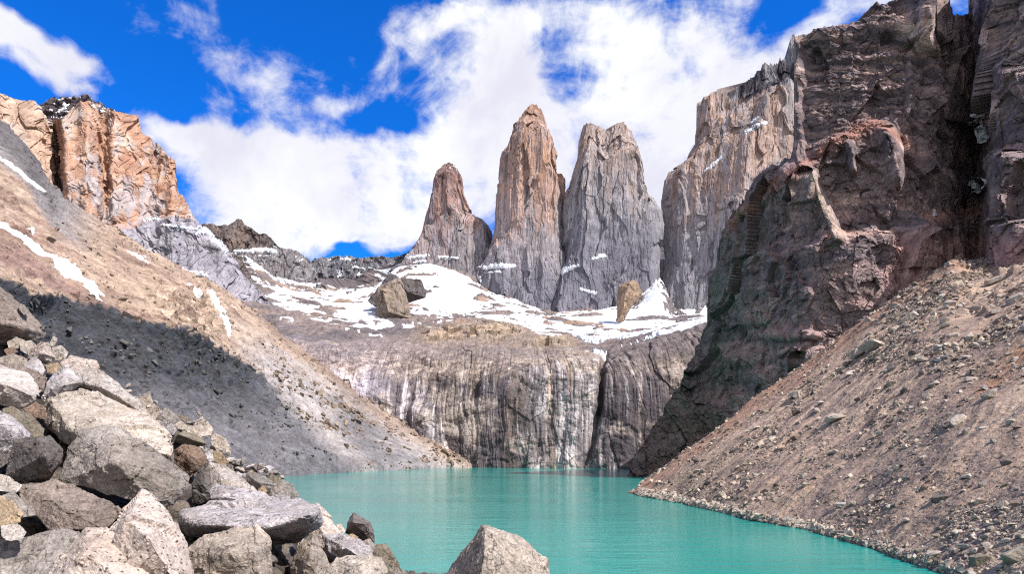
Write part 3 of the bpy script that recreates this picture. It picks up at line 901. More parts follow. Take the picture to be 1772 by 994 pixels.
# ------------------------------------------------------------------ ridges drawn by their skyline
def massif(name, top, bot, Y, lean, back, seed, colour, label, cat, nx=600, nv=300, amp=1.0, kind='structure', mat=None, relief=None, snow=None, cellsz=(22, 22, 50), back_drop=.35):
    nu, nv = int(nx * Q), int(nv * Q)
    top = np.asarray(top, float)
    seg = np.concatenate([[0], np.cumsum(np.hypot(np.diff(top[:, 0]), np.diff(top[:, 1]) * .7))])
    sx = np.linspace(0, seg[-1], nu)
    x = np.interp(sx, seg, top[:, 0]); ty = np.interp(sx, seg, top[:, 1]); by = pl(x, bot)
    yb = pl(x, Y)
    t = np.linspace(0, 1, nv)[:, None]
    py = by[None] + (ty - by)[None] * t
    px = np.repeat(x[None], nv, 0)
    h = (by - ty)[None] * t / F * yb[None]                    # height above the foot in metres
    YY = yb[None] + lean * h
    if relief is not None: YY = YY - relief(px, py, h)
    P = W(px, py, YY)
    N = grid_normals(P); N = np.where(N[..., 1:2] > 0, -N, N)
    cx, cy, cz = cellsz
    Q1 = P + fbm(P / (cx * 2), 3, seed=seed)[..., None] * np.array([cx, cx, cz]) * .5
    d = fbm(P / (cx * 3), 4, seed=seed + 1) * cx * .3
    d += facets(Q1 / np.array([cx, cy, cz]), int(seed * 13) % 200) * cx * .42
    d += facets(Q1 / np.array([cx, cy, cz]) * 2.4, int(seed * 17) % 200) * cx * .16
    d += facets(Q1 / np.array([cx, cy, cz]) * 6, int(seed * 19) % 200) * cx * .05
    d += np.maximum(ridged(Q1 / np.array([cx, cy, cz * 2]), 3, seed=seed + 2) - .8, 0) * -cx * .22
    d += fbm(P / (cx * .4), 4, .6, seed=seed + 3) * cx * .03
    d *= amp
    P1 = P + N * d[..., None]
    tw = sstep(.93, 1, t)
    P1[..., 2] += (fbm(P / np.array([cx * .5, cx, cx * 3]), 4, .6, seed=seed + 4) * cx * .16 * amp) * tw
    pxx, pyy = proj(P1)
    col = colour(P1, pxx, pyy, seed)
    # the far side of the ridge
    last = P1[-1]
    away = last * np.array([1, 1, 0]) / last[:, 1:2] * back
    bk = [last + away * k - np.array([0, 0, 1]) * (last[:, 2:3] - P1[0][:, 2:3].min()) * (back_drop * k) for k in (.12, .45, 1)]
    bk += [np.concatenate([bk[-1][:, :2], np.full((nu, 1), P1[0, :, 2].min())], 1)]
    Pf = np.concatenate([P1, np.array(bk)], 0)
    colf = np.concatenate([col, np.repeat(col[-1:], 4, 0)], 0)
    o = put_grid(name, Pf, mat or M_TOWER, colf, kind=kind, label=label, cat=cat)
    if snow is not None:
        N1 = grid_normals(P1); N1 = np.where(N1[..., 1:2] > 0, -N1, N1)
        put_sheet('snow', P1, N1, snow(P1, pxx, pyy), 2.0, M_SNOW, sink=3, parent=o, kind='stuff')
    return P1, N, pxx, pyy, o


def orange_colour(P, px, py, seed):
    n = fbm(P / np.array([40, 40, 60]), 4, .6, seed=seed + 30); n2 = fbm(P / np.array([9, 9, 50]), 4, .6, seed=seed + 31); n3 = fbm(P / 18, 4, seed=seed + 32)
    org = C(214, 170, 144, .6); deep = C(202, 150, 124, .58); pale = C(226, 202, 182, .6); grey = C(200, 188, 190, .6)
    col = mix(org, pale, sstep(-.1, .6, n + .3 * n3))
    col = mix(col, deep, .8 * sstep(.1, .6, n3 - .2 * n))
    col = mix(col, grey, .85 * sstep(0, .55, n2 * .6 + n * .7 + sstep(230, 350, py) * .35 - .15))
    col = mix(col, pale, .55 * sstep(130, 60, px))
    line = pl(px, [(0, 400), (180, 395), (240, 385), (280, 372), (318, 374), (338, 374), (352, 384), (358, 300), (500, 300)])
    col = mix(col, mix(C(184, 178, 186, .6), C(148, 142, 150, .56), sstep(.1, .7, n2)), sstep(-6, 10, py - line + n3 * 9))
    cl = dist_line(px + n3 * 3, py, [(98, 205), (104, 260), (106, 340)])
    col = mix(col, C(150, 100, 76), .5 * np.exp(-(cl / 6) ** 2))
    return col


def orange_relief(px, py, h):
    cl = px - pl(py, [(150, 84), (205, 92), (260, 102), (340, 106), (420, 110)])
    r = 42 * sstep(-2, 12, cl) - 34 * np.exp(-((cl + 3) / 9) ** 2)
    r += 10 * np.exp(-(((px - 150) / 14) ** 2)) - 18 * np.exp(-(((px - 180) / 9) ** 2)) + 12 * np.exp(-((px - 300) / 12) ** 2) - 9 * np.exp(-((px - 268) / 7) ** 2)
    r += 20 * sstep(-4, 10, py - pl(px, [(0, 410), (180, 398), (240, 388), (280, 376), (330, 376), (350, 392), (420, 470)]))
    return r


slope_line = [(-300, 60), (0, 290), (100, 400), (200, 465), (300, 530), (400, 575), (470, 620), (535, 660)]
massif('mountain', [(40, 190), (60, 182), (72, 180), (80, 171), (95, 168), (105, 166), (128, 168), (140, 165), (149, 161), (156, 170), (172, 178), (195, 188), (215, 196), (235, 230)],
       [(0, 330), (300, 330)], [(0, 1050), (300, 1050)], .5, 200, 9.1,
       lambda P, px, py, s: mix(C(92, 82, 88), C(124, 108, 108), sstep(-.2, .5, fbm(P / np.array([30, 30, 9]), 4, seed=71))),
       'dark snow flecked summit rising just behind the orange rock face', 'mountain', nx=330, nv=150, amp=.7, cellsz=(16, 16, 12),
       snow=lambda P, px, py: np.clip(fbm(P / np.array([14, 14, 7]), 4, .6, seed=72) * 1.6 - .75, -1, 1))
massif('mountain', [(-420, 20), (-200, 90), (-60, 150), (0, 160), (30, 170), (60, 178), (70, 187), (82, 206), (92, 208), (108, 203), (120, 192), (140, 178), (155, 173), (172, 182), (190, 191), (215, 194), (238, 197), (242, 210), (245, 226), (262, 242), (275, 250), (290, 268), (302, 279), (306, 298), (309, 330), (322, 350), (335, 372), (348, 388), (358, 398), (375, 415), (392, 432), (420, 470), (450, 505), (480, 540)],
       [(x, y + 40) for x, y in slope_line], [(-420, 760), (0, 830), (200, 880), (480, 960)], .22, 400, 7.4, orange_colour,
       'tall orange and grey rock face above the left slope', 'mountain', nx=1000, nv=430, amp=.45, mat=M_ORANGE, relief=orange_relief, cellsz=(20, 20, 34),
       snow=lambda P, px, py: np.clip(np.maximum.reduce([(strip_depth(px, py, pts, P) + fbm(P / 7, 4, .6, seed=73) * 3.5) / 3.5 for pts in
                                      ([(282, 390, 2), (310, 394, 3), (345, 398, 2)], [(250, 380, 1), (275, 379, 2)], [(340, 406, 2), (352, 398, 2)], [(352, 392, 3), (372, 412, 4), (388, 432, 2)], [(312, 470, 6), (335, 474, 5), (355, 476, 4)], [(160, 183, 1), (185, 190, 2)])]), -1, 1))


def grey_colour(a, b, streak=1.0):
    def f(P, px, py, s):
        n = fbm(P / np.array([30, 30, 60]), 4, .6, seed=s + 40); n2 = fbm(P / np.array([7, 7, 50]), 3, .6, seed=s + 41)
        col = mix(a, b, sstep(-.4, .5, n))
        return mix(col, C(88, 84, 90), .6 * streak * sstep(.15, .7, n2))
    return f


def spots(thr, scale=(26, 26, 10), sd=81, extra=()):
    def f(P, px, py):
        n = fbm(P / np.array(scale), 4, .6, seed=sd)
        d = n * 1.6 - thr
        for pts in extra: d = np.maximum(d, (strip_depth(px, py, pts, P) + n * 3) / 4)
        return np.clip(d, -1, 1)
    return f


massif('mountain', [(325, 400), (340, 393), (356, 387), (375, 387), (395, 389), (404, 383), (412, 379), (418, 380), (424, 390), (432, 393), (445, 402), (458, 405), (466, 408), (473, 418), (484, 428), (500, 445), (540, 475)],
       [(300, 520), (600, 520)], [(300, 1560), (600, 1560)], .3, 200, 11.3, grey_colour(C(160, 140, 130), C(132, 120, 118)),
       'low brownish ridge with a notched crest beside the orange face', 'ridge', nx=360, nv=160, amp=.6)
massif('mountain', [(535, 452), (545, 446), (565, 443), (600, 443), (620, 447), (635, 445), (655, 441), (665, 444), (690, 443), (705, 438), (725, 428), (750, 430), (800, 440), (850, 460)],
       [(500, 535), (850, 535)], [(500, 1650), (850, 1600)], .35, 250, 12.9, grey_colour(C(136, 134, 142, .55), C(160, 156, 160, .55), .6),
       'low dark grey ridge with snow streaks left of the smallest tower', 'ridge', nx=460, nv=180, amp=.7,
       snow=spots(1.15, extra=[[(590, 450, 2), (604, 450, 3)], [(600, 490, 2), (620, 485, 3), (640, 478, 2)], [(610, 462, 1), (630, 466, 2)], [(585, 480, 2), (590, 470, 2)]]))
massif('mountain', [(365, 500), (380, 470), (398, 442), (412, 434), (440, 430), (470, 428), (495, 430), (510, 432), (522, 438), (534, 447), (541, 457), (545, 470), (552, 485), (570, 505)],
       [(350, 545), (600, 545)], [(350, 1400), (600, 1400)], .45, 200, 14.2, grey_colour(C(176, 170, 172), C(152, 144, 146), .6),
       'rounded pale grey rock dome topped with snow on the left skyline', 'ridge', nx=380, nv=200, amp=.6,
       snow=spots(1.1, extra=[[(400, 436, 3), (430, 433, 5), (460, 432, 5), (476, 436, 3)], [(425, 445, 2), (440, 460, 5), (470, 485, 7), (500, 492, 8), (540, 498, 6)], [(420, 500, 3), (450, 490, 8)]]))
massif('mountain', [(335, 520), (352, 486), (364, 456), (376, 444), (392, 438), (404, 438), (416, 446), (426, 462), (436, 482), (452, 500), (475, 515), (510, 530)],
       [(320, 570), (530, 560)], [(320, 1120), (530, 1150)], .35, 120, 15.5, grey_colour(C(150, 138, 134), C(120, 110, 110)),
       'dark craggy rock knob in front of the pale dome', 'crag', nx=330, nv=190, amp=.6, cellsz=(12, 12, 26), kind=None)


# ------------------------------------------------------------------ dark cliff on the right
def cliff_relief(px, py, h):
    up1 = pl(px, [(1085, 700), (1228, 420), (1250, 398), (1320, 330), (1380, 288), (1440, 244), (1520, 208), (1560, 235), (1600, 275), (1650, 310), (1800, 320)])
    up2 = pl(px, [(1085, 900), (1380, 430), (1420, 408), (1480, 396), (1560, 388), (1640, 372), (1700, 362), (1800, 350)])
    main = sstep(1385, 1410, px)
    r = -7 * sstep(16, -16, py - up1) * sstep(1228, 1300, px) * sstep(1720, 1680, px)
    r += -8 * sstep(14, -14, py - up2) * main * sstep(1720, 1690, px)
    # buttress with a facet turned to the sun
    ln = px - pl(py, [(290, 1398), (330, 1412), (405, 1448), (430, 1452)])
    r += 7 * sstep(-60, -4, ln) * sstep(19, 0, ln) * sstep(278, 300, py) * sstep(425, 405, py)
    ln = px - pl(py, [(215, 1545), (260, 1556), (320, 1562)])
    r += 8 * sstep(-40, -4, ln) * sstep(12, 0, ln) * sstep(200, 225, py) * sstep(345, 300, py)
    ln = px - pl(py, [(245, 1472), (290, 1482)])
    r += 7 * sstep(-18, -2, ln) * sstep(5, 0, ln) * sstep(240, 250, py) * sstep(300, 285, py)
    ln = px - pl(py, [(60, 1610), (110, 1628), (160, 1640)])
    r += 16 * sstep(-60, -4, ln) * sstep(10, 0, ln) * sstep(150, 60, py)
    # rubble knobs on the lower flank
    for kx, ky, rx, ry, a in ((1310, 545, 30, 26, 10), (1290, 620, 45, 22, 8), (1370, 580, 60, 14, 9), (1400, 620, 60, 22, 8), (1240, 720, 30, 30, 6), (1265, 690, 30, 20, 7), (1330, 650, 30, 18, 6)):
        r += a * .5 * np.maximum(0, 1 - ((px - kx) / rx) ** 2 - ((py - ky) / ry) ** 2)
    # steps of the buttress that closes the gully on the right
    r += 10 * sstep(255, 275, py) * sstep(1690, 1722, px) + 9 * sstep(372, 388, py) * sstep(1680, 1730, px) + 8 * sstep(105, 130, py) * sstep(1715, 1745, px)
    return r


def cliff_colour(P, px, py, seed):
    X, Y, Z = P[..., 0], P[..., 1], P[..., 2]
    zz = Z + .16 * X + fbm(P / 60, 3, seed=91) * 4
    lay = fbm(np.stack([X / 90, Y / 90, zz / 2.2], -1), 4, .6, seed=92)
    n = fbm(P / 14, 4, .6, seed=93); n1 = fbm(P / 45, 3, seed=94)
    k = 1.2
    col = mix(C(94, 84, 88, k), C(142, 122, 118, k), sstep(-.5, .6, (.5 + .5 * sstep(300, 250, py)) * lay + .5 * n))
    col = mix(col, C(108, 95, 94, k), .6 * sstep(-.1, .5, n1))
    col = mix(col, C(180, 158, 146, k), .5 * sstep(.45, .9, n + .4 * lay))
    # green tinged lichen and old lava on the flank that faces the lake
    left = sstep(1340, 1250, px + n1 * 30)
    col = mix(col, C(86, 96, 86, k), left * np.clip(.45 + .6 * n, 0, .85))
    col = mix(col, C(112, 92, 84, k), left * sstep(620, 760, py + n1 * 40) * .7)
    # red rubble on the ledges
    up1 = pl(px, [(1085, 700), (1228, 420), (1250, 398), (1320, 330), (1380, 288), (1440, 244), (1520, 208), (1560, 235), (1600, 275)])
    col = mix(col, C(150, 106, 92, k), np.exp(-((py - up1 - 4 + n * 7) / 13) ** 2) * sstep(1235, 1270, px) * sstep(1610, 1560, px) * .7 * sstep(-.45, .2, n + n1))
    up2 = pl(px, [(1085, 900), (1380, 430), (1420, 408), (1480, 396), (1560, 388), (1640, 372), (1700, 362), (1800, 350)])
    col = mix(col, C(160, 120, 106, k), np.exp(-((py - up2 + n * 5) / 13) ** 2) * sstep(1400, 1440, px) * sstep(1720, 1690, px) * .75 * sstep(-.6, .1, n + n1))
    col = mix(col, C(168, 130, 122, k), sstep(390, 420, py) * sstep(560, 470, py) * sstep(1520, 1560, px + n1 * 20) * .6)
    for kx, ky, rx, ry in ((1310, 545, 30, 24), (1290, 612, 50, 22), (1370, 575, 70, 18), (1410, 612, 60, 22), (1265, 690, 34, 24), (1330, 650, 34, 22), (1500, 520, 60, 14)):
        col = mix(col, C(152, 128, 122, k), .6 * sstep(1.4, .4, ((px - kx) / rx) ** 2 + ((py - ky) / ry) ** 2 + n * .5))
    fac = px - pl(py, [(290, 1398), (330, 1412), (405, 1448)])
    col = mix(col, C(158, 142, 130, k), .7 * sstep(-10, -2, fac + n * 4) * sstep(16, 6, fac) * sstep(285, 305, py) * sstep(425, 405, py))  # sunlight on the facet painted in as a paler tone
    col = mix(col, C(180, 160, 150, k), .5 * sstep(-26, -14, py - (58 + (1620 - px) * .02)) * sstep(8, 0, py - 62) * sstep(1540, 1570, px) * sstep(1660, 1640, px))
    return col


def build_cliff():
    top = [(1078, 834), (1088, 822), (1100, 793), (1130, 740), (1160, 694), (1190, 650), (1222, 596), (1227, 560), (1229, 520), (1234, 480), (1240, 450), (1247, 402), (1264, 376), (1300, 350), (1320, 312), (1345, 292), (1372, 271), (1377, 252), (1381, 225), (1379.5, 205), (1372, 190), (1371, 165), (1376, 140), (1383, 110), (1385, 72), (1400, 62), (1430, 50), (1470, 44), (1484, 36), (1500, 28), (1515, 20), (1518, 6), (1560, -2), (1600, -6), (1640, -8), (1654, 2), (1664, 22), (1680, 20), (1690, -40), (1720, -120), (1800, -220), (1960, -260), (2150, -200)]
    # keep px rising so each column has one top
    tx = np.array(top); tx[:, 0] = np.maximum.accumulate(tx[:, 0] + np.arange(len(tx)) * 1e-3)
    bot = [(1060, 850), (1115, 848), (1140, 858), (1200, 840), (1300, 770), (1400, 690), (1480, 630), (1560, 570), (1650, 520), (1720, 510), (1800, 510), (2150, 420)]
    Y = [(1060, 300), (1130, 292), (1190, 287), (1228, 284), (1300, 262), (1385, 229), (1410, 222), (1480, 217), (1560, 215), (1610, 222), (1650, 238), (1686, 264), (1697, 254), (1708, 226), (1728, 212), (1772, 204), (1900, 190), (2150, 175)]
    nu, nv = int(1150 * Q), int(720 * Q)
    seg = np.concatenate([[0], np.cumsum(np.hypot(np.diff(tx[:, 0]), np.diff(tx[:, 1]) * .15))])
    s = np.linspace(0, seg[-1], nu)
    x = np.interp(s, seg, tx[:, 0]); ty = np.interp(s, seg, tx[:, 1]); by = pl(x, bot); yb = pl(x, Y)
    ker = np.hanning(15); ker /= ker.sum()
    yb = np.convolve(np.pad(yb, 7, mode='edge'), ker, 'valid')
    t = np.linspace(0, 1, nv)[:, None]
    # rows follow a softened skyline and only bend to the true one near the top
    xs = np.linspace(1000, 2200, 1201)
    kk = np.hanning(111); kk /= kk.sum()
    soft = np.convolve(np.pad(np.interp(xs, x, ty), 55, mode='edge'), kk, 'valid')
    ts = np.interp(x, xs, soft)
    ts = np.minimum(ts, by - 4)
    py = by + (ts - by) * t + (ty - ts) * sstep(.35, 1, t)
    px = np.repeat(x[None], nv, 0)
    h = (by - py) / F * yb
    lean = .16 + .34 * sstep(1330, 1200, x)
    P = W(px, py, yb + lean * h - cliff_relief(px, py, h))
    N = grid_normals(P); N = np.where(N[..., 1:2] > 0, -N, N)
    def blur(a, k):
        ker = np.ones(2 * k + 1) / (2 * k + 1)
        for ax in (0, 1):
            pad = [(0, 0)] * a.ndim; pad[ax] = (k, k)
            a = np.apply_along_axis(lambda v: np.convolve(v, ker, 'valid'), ax, np.pad(a, pad, mode='edge'))
        return a
    # how far apart the mesh's columns are: detail finer than that is left out
    su = blur(np.linalg.norm(np.gradient(P, axis=1), axis=-1), 5) * Q
    fit = lambda size: sstep(size * .30, size * .10, su)
    N0 = N
    Nb = grid_normals(W(px, py, yb + lean * h)); Nb = np.where(Nb[..., 1:2] > 0, -Nb, Nb)
    N = np.stack([blur(Nb[..., i], 12) for i in range(3)], -1)
    N[..., 1] = np.minimum(N[..., 1], -.35)
    N /= np.maximum(np.linalg.norm(N, axis=-1, keepdims=True), 1e-6)
    # push along the horizontal normal, so that ledges stay level
    Nh = N.copy(); Nh[..., 2] *= .3; Nh /= np.maximum(np.linalg.norm(Nh, axis=-1, keepdims=True), 1e-6)
    assert np.isfinite(P).all(), 'P'
    assert np.isfinite(Nh).all(), 'Nh'
    X, Yw, Z = P[..., 0], P[..., 1], P[..., 2]
    zz = Z + .16 * X + fbm(P / 50, 3, seed=101) * 3.5
    def step1(q, seed): # ledge profile: a one-dimensional random function of the bed
        f = np.floor(q); r = GR[(f.astype(np.int32) * 37 + seed) & 255, 0]; r2 = GR[((f.astype(np.int32) + 1) * 37 + seed) & 255, 0]
        k = sstep(.72, 1.0, q - f)
        return r + (r2 - r) * k
    right = sstep(1240, 1400, px)
    upper = .14 + .70 * sstep(300, 250, py + fbm(P / 30, 2, seed=109) * 25) * sstep(1640, 1590, px)
    d = right * upper * (step1(zz / 7.5, 1) * 1.7 * fit(4) + step1(zz / 2.9, 2) * 1.0 * fit(2) + step1(zz / 1.15, 3) * .42 * fit(1.6))
    Q1 = np.stack([X, Yw, zz], -1) + fbm(P / 16, 2, seed=102)[..., None] * .8
    d *= .75
    d += facets(Q1 / np.array([24, 24, 34]), 21, .75) * 5.5 * (.10 + .90 * fit(10))
    d += facets(Q1 / np.array([9, 9, 12]), 33, .8) * 2.6 * fit(4)
    d += facets(Q1 / np.array([3.4, 3.4, 3.6]), 35, .8) * 1.0 * fit(2.6)
    d += facets(Q1 / np.array([1.3, 1.3, 1.1]), 37, .9) * .4 * fit(1.5)
    d += fbm(P / 38, 2, seed=103) * 1.5 + fbm(P / 5, 4, .6, seed=104) * .25
    left = 1 - right
    fl = np.stack([(X + Z * .45) / 9, Yw / 30, (Z - X * .3) / 45], -1)
    d += left * (ridged(fl, 4, seed=105) * 2.2)
    d -= np.maximum(ridged(Q1 / np.array([14, 14, 50]), 3, seed=106) - 1.0, 0) * 2.0
    fac = px - pl(py, [(290, 1398), (330, 1412), (405, 1448)])
    d *= 1 - .5 * sstep(-10, -4, fac) * sstep(20, 8, fac) * sstep(275, 300, py) * sstep(440, 415, py)
    P1 = P + Nh * d[..., None]
    P1[..., 2] += fbm(P / np.array([5, 5, 40]), 4, .6, seed=107) * 1.4 * sstep(.95, 1, t)
    pxx, pyy = proj(P1)
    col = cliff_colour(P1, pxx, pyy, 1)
    last = P1[-1]
    away = last * np.array([1, 1, 0]) / last[:, 1:2]
    bk = [last + away * 24 * k - np.array([0, 0, 3 * k * k]) for k in (.3, 1, 2.4)]
    bk.append(np.concatenate([(last + away * 180)[:, :2], np.full((nu, 1), -4.)], 1))
    Pf = np.concatenate([P1, np.array(bk)], 0)
    colf = np.concatenate([col, np.repeat(col[-1:], 4, 0)], 0)
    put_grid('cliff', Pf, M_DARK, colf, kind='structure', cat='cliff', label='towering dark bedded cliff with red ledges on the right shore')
    nz = fbm(P1 / 2.5, 3, .5, seed=108) * 1.2
    for lab, pts in (('upper snow patch in the shaded gully of the dark cliff', [(1678, 214, 3), (1692, 212, 7), (1702, 200, 4), (1706, 226, 3), (1710, 240, 3)]),
                     ('lower snow patch in the shaded gully of the dark cliff', [(1690, 312, 4), (1702, 316, 7), (1700, 328, 3)]),
                     ('small white snow remnant standing on the red ledge of the dark cliff', [(1616, 363, 2), (1617, 372, 2.5)])):
        put_sheet('snow_patch', P1, N, (strip_depth(pxx, pyy, pts, P1) + nz) / 4, 1.0, M_SNOW, sink=2, label=lab, cat='snow patch', single=True, group='snow patches in the cliff gully')


build_cliff()


# ------------------------------------------------------------------ rocks
M_ROCK = rock_mat('granite boulder', [(s3(0.8), 6, .72, 1.24), (s3(6), 5, .72, 1.28), (s3(26), 3, .66, 1.32)],
                  [(s3(2.2), 6, .10), (s3(11), 5, .03), (s3(34), 3, .010)], specks=(7.0, .07, .45), cracks=[(s3(.7), .006, .4), (s3(1.6), .006, .6)])
M_LICHEN = rock_mat('granite boulder with black lichen', [(s3(0.9), 5, .78, 1.2), (s3(5), 5, .8, 1.22), (s3(26), 3, .7, 1.3)],
                    [(s3(2.2), 6, .08), (s3(11), 5, .022), (s3(34), 3, .008)], specks=(11.0, .17, .22))
M_STONE = rock_mat('scree stone', [(s3(0.8), 4, .8, 1.2), (s3(4), 4, .75, 1.25)], [(s3(2.5), 5, .10)])
TONES = {
    'pale': C(222, 208, 196, .52), 'cream': C(226, 206, 184, .5), 'grey': C(176, 165, 156, .5), 'lilac': C(198, 190, 194, .56), 'beige': C(204, 184, 162, .5),
    'pink': C(222, 198, 182, .54), 'brown': C(170, 146, 132, .5), 'rust': C(176, 132, 100, .48), 'ochre': C(206, 170, 118, .5), 'dark': C(132, 120, 114, .46), 'olive': C(160, 144, 114, .48),
}


def hull_mesh(name, pts, tone, mat, seed, res, edge=.02, rough=1.0):
    """a broken rock: the convex hull of the points with worn edges and a rough surface"""
    pts = np.asarray(pts, float)
    size = float(np.ptp(pts, axis=0).mean())
    bm = bmesh.new()
    for p in pts: bm.verts.new(p)
    g = bmesh.ops.convex_hull(bm, input=bm.verts)
    drop = list({e for e in g['geom_interior'] + g['geom_unused'] if isinstance(e, bmesh.types.BMVert)})
    if drop: bmesh.ops.delete(bm, geom=drop, context='VERTS')
    bmesh.ops.dissolve_limit(bm, angle_limit=math.radians(9), verts=bm.verts, edges=bm.edges)
    bmesh.ops.bevel(bm, geom=list(bm.edges), offset=size * edge, segments=2, profile=.55, affect='EDGES', clamp_overlap=True)
    bmesh.ops.triangulate(bm, faces=bm.faces)
    for k in range(7):
        long = [e for e in bm.edges if e.calc_length() > res]
        if not long or len(bm.verts) > 14000: break
        bmesh.ops.subdivide_edges(bm, edges=long, cuts=1)
        bmesh.ops.triangulate(bm, faces=[f for f in bm.faces if len(f.verts) > 3])
    for k in range(1): bmesh.ops.smooth_vert(bm, verts=bm.verts, factor=.3, use_axis_x=True, use_axis_y=True, use_axis_z=True)
    bm.normal_update()
    bm.verts.index_update()
    V = np.array([v.co for v in bm.verts]); N = np.array([v.normal for v in bm.verts])
    T = np.array([[v.index for v in f.verts] for f in bm.faces])
    bm.free()
    S = V / size
    d = fbm(S * 2.2, 3, seed=seed) * .014 + fbm(S * 8, 4, .6, seed=seed + .3) * .009
    d += facets(S * 2.6 + seed, int(seed * 7) % 200) * .028
    d += facets(S * 7.0 + seed, int(seed * 5) % 200) * .009
    V = V + N * (d * size * rough)[:, None]
    n = fbm(V / (size * .5), 3, seed=seed + .7)
    tint = mix(tone, tone * np.array([.86, .80, .74]), sstep(-.1, .8, n) * .7)
    base = np.array([V[:, 0].mean(), V[:, 1].mean(), V[:, 2].min()])
    return new_mesh(name, V - base, T, [mat], tint, None, False), base


def rock_cloud(k, flat, r):
    """points on a lumpy box, for one random rock of unit size"""
    p = r.normal(size=(k, 3)); p /= np.linalg.norm(p, axis=1, keepdims=True)
    p = np.sign(p) * np.abs(p) ** .6
    p *= np.array([1, r.uniform(.6, .9), flat]) * r.uniform(.85, 1.1, (k, 1))
    return p * .6


rr = np.random.RandomState(77)
for _k in TONES: TONES[_k] = TONES[_k] * .55 + C(198, 188, 180, .50) * TONES[_k].mean() / C(198, 188, 180, .50).mean() * .37 + C(198, 188, 180, .50) * .08
TEMPLATES = []
for k in range(10):
    me, _ = hull_mesh('boulder', rock_cloud(13 + k % 4 * 2, (.45, .6, .75)[k % 3], rr), np.ones(3), M_STONE, 40 + k, .17, .035, .9)
    v = np.empty(len(me.vertices) * 3, np.float32); me.vertices.foreach_get('co', v); v = v.reshape(-1, 3)
    t = np.empty(len(me.polygons) * 3, np.int32); me.polygons.foreach_get('vertices', t)
    v -= (v.max(0) + v.min(0)) / 2
    TEMPLATES.append((v, t.reshape(-1, 3)))
    bpy.data.meshes.remove(me)
SIMPLE = []
for k in range(8):                                   # plain angular chips for the finest stones
    bm = bmesh.new()
    for p in rock_cloud(9, (.4, .6)[k % 2], rr): bm.verts.new(p)
    g = bmesh.ops.convex_hull(bm, input=bm.verts)
    drop = list({e for e in g['geom_interior'] + g['geom_unused'] if isinstance(e, bmesh.types.BMVert)})
    if drop: bmesh.ops.delete(bm, geom=drop, context='VERTS')
    bm.verts.index_update()
    SIMPLE.append((np.array([v.co for v in bm.verts]), np.array([[v.index for v in f.verts] for f in bm.faces])))
    bm.free()


def frame_on(n, ang):
    z = n / np.linalg.norm(n)
    x = np.cross([0, 1, 0], z); x /= np.linalg.norm(x); y = np.cross(z, x)
    c, s = math.cos(ang), math.sin(ang)
    return np.stack([x * c + y * s, -x * s + y * c, z], 1)


def scatter_mesh(name, pts, nrm, size, tone, lib, r, sunk=.1):
    Vs, Ts, Cs, o = [], [], [], 0
    for p, n, s, t in zip(pts, nrm, size, tone):
        v, f = lib[r.randint(len(lib))]
        R = frame_on(n + r.normal(size=3) * .25, r.uniform(0, 6.283))
        w = (v * s * r.uniform(.75, 1.25, 3)) @ R.T + p + n * s * (.25 - sunk)
        Vs.append(w); Ts.append(f + o); o += len(v)
        Cs.append(np.repeat(t[None], len(v), 0))
    return np.concatenate(Vs), np.concatenate(Ts), np.concatenate(Cs)


def stuff_stones(name, label, pts, nrm, size, tone, lib, r, cat='stones'):
    V, T, Ct = scatter_mesh(name, pts, nrm, size, tone, lib, r)
    base = np.array([V[:, 0].mean(), V[:, 1].mean(), V[:, 2].min()])
    put(name, new_mesh(name, V - base, T, [M_STONE], Ct), label, cat, 'stuff', loc=tuple(base))


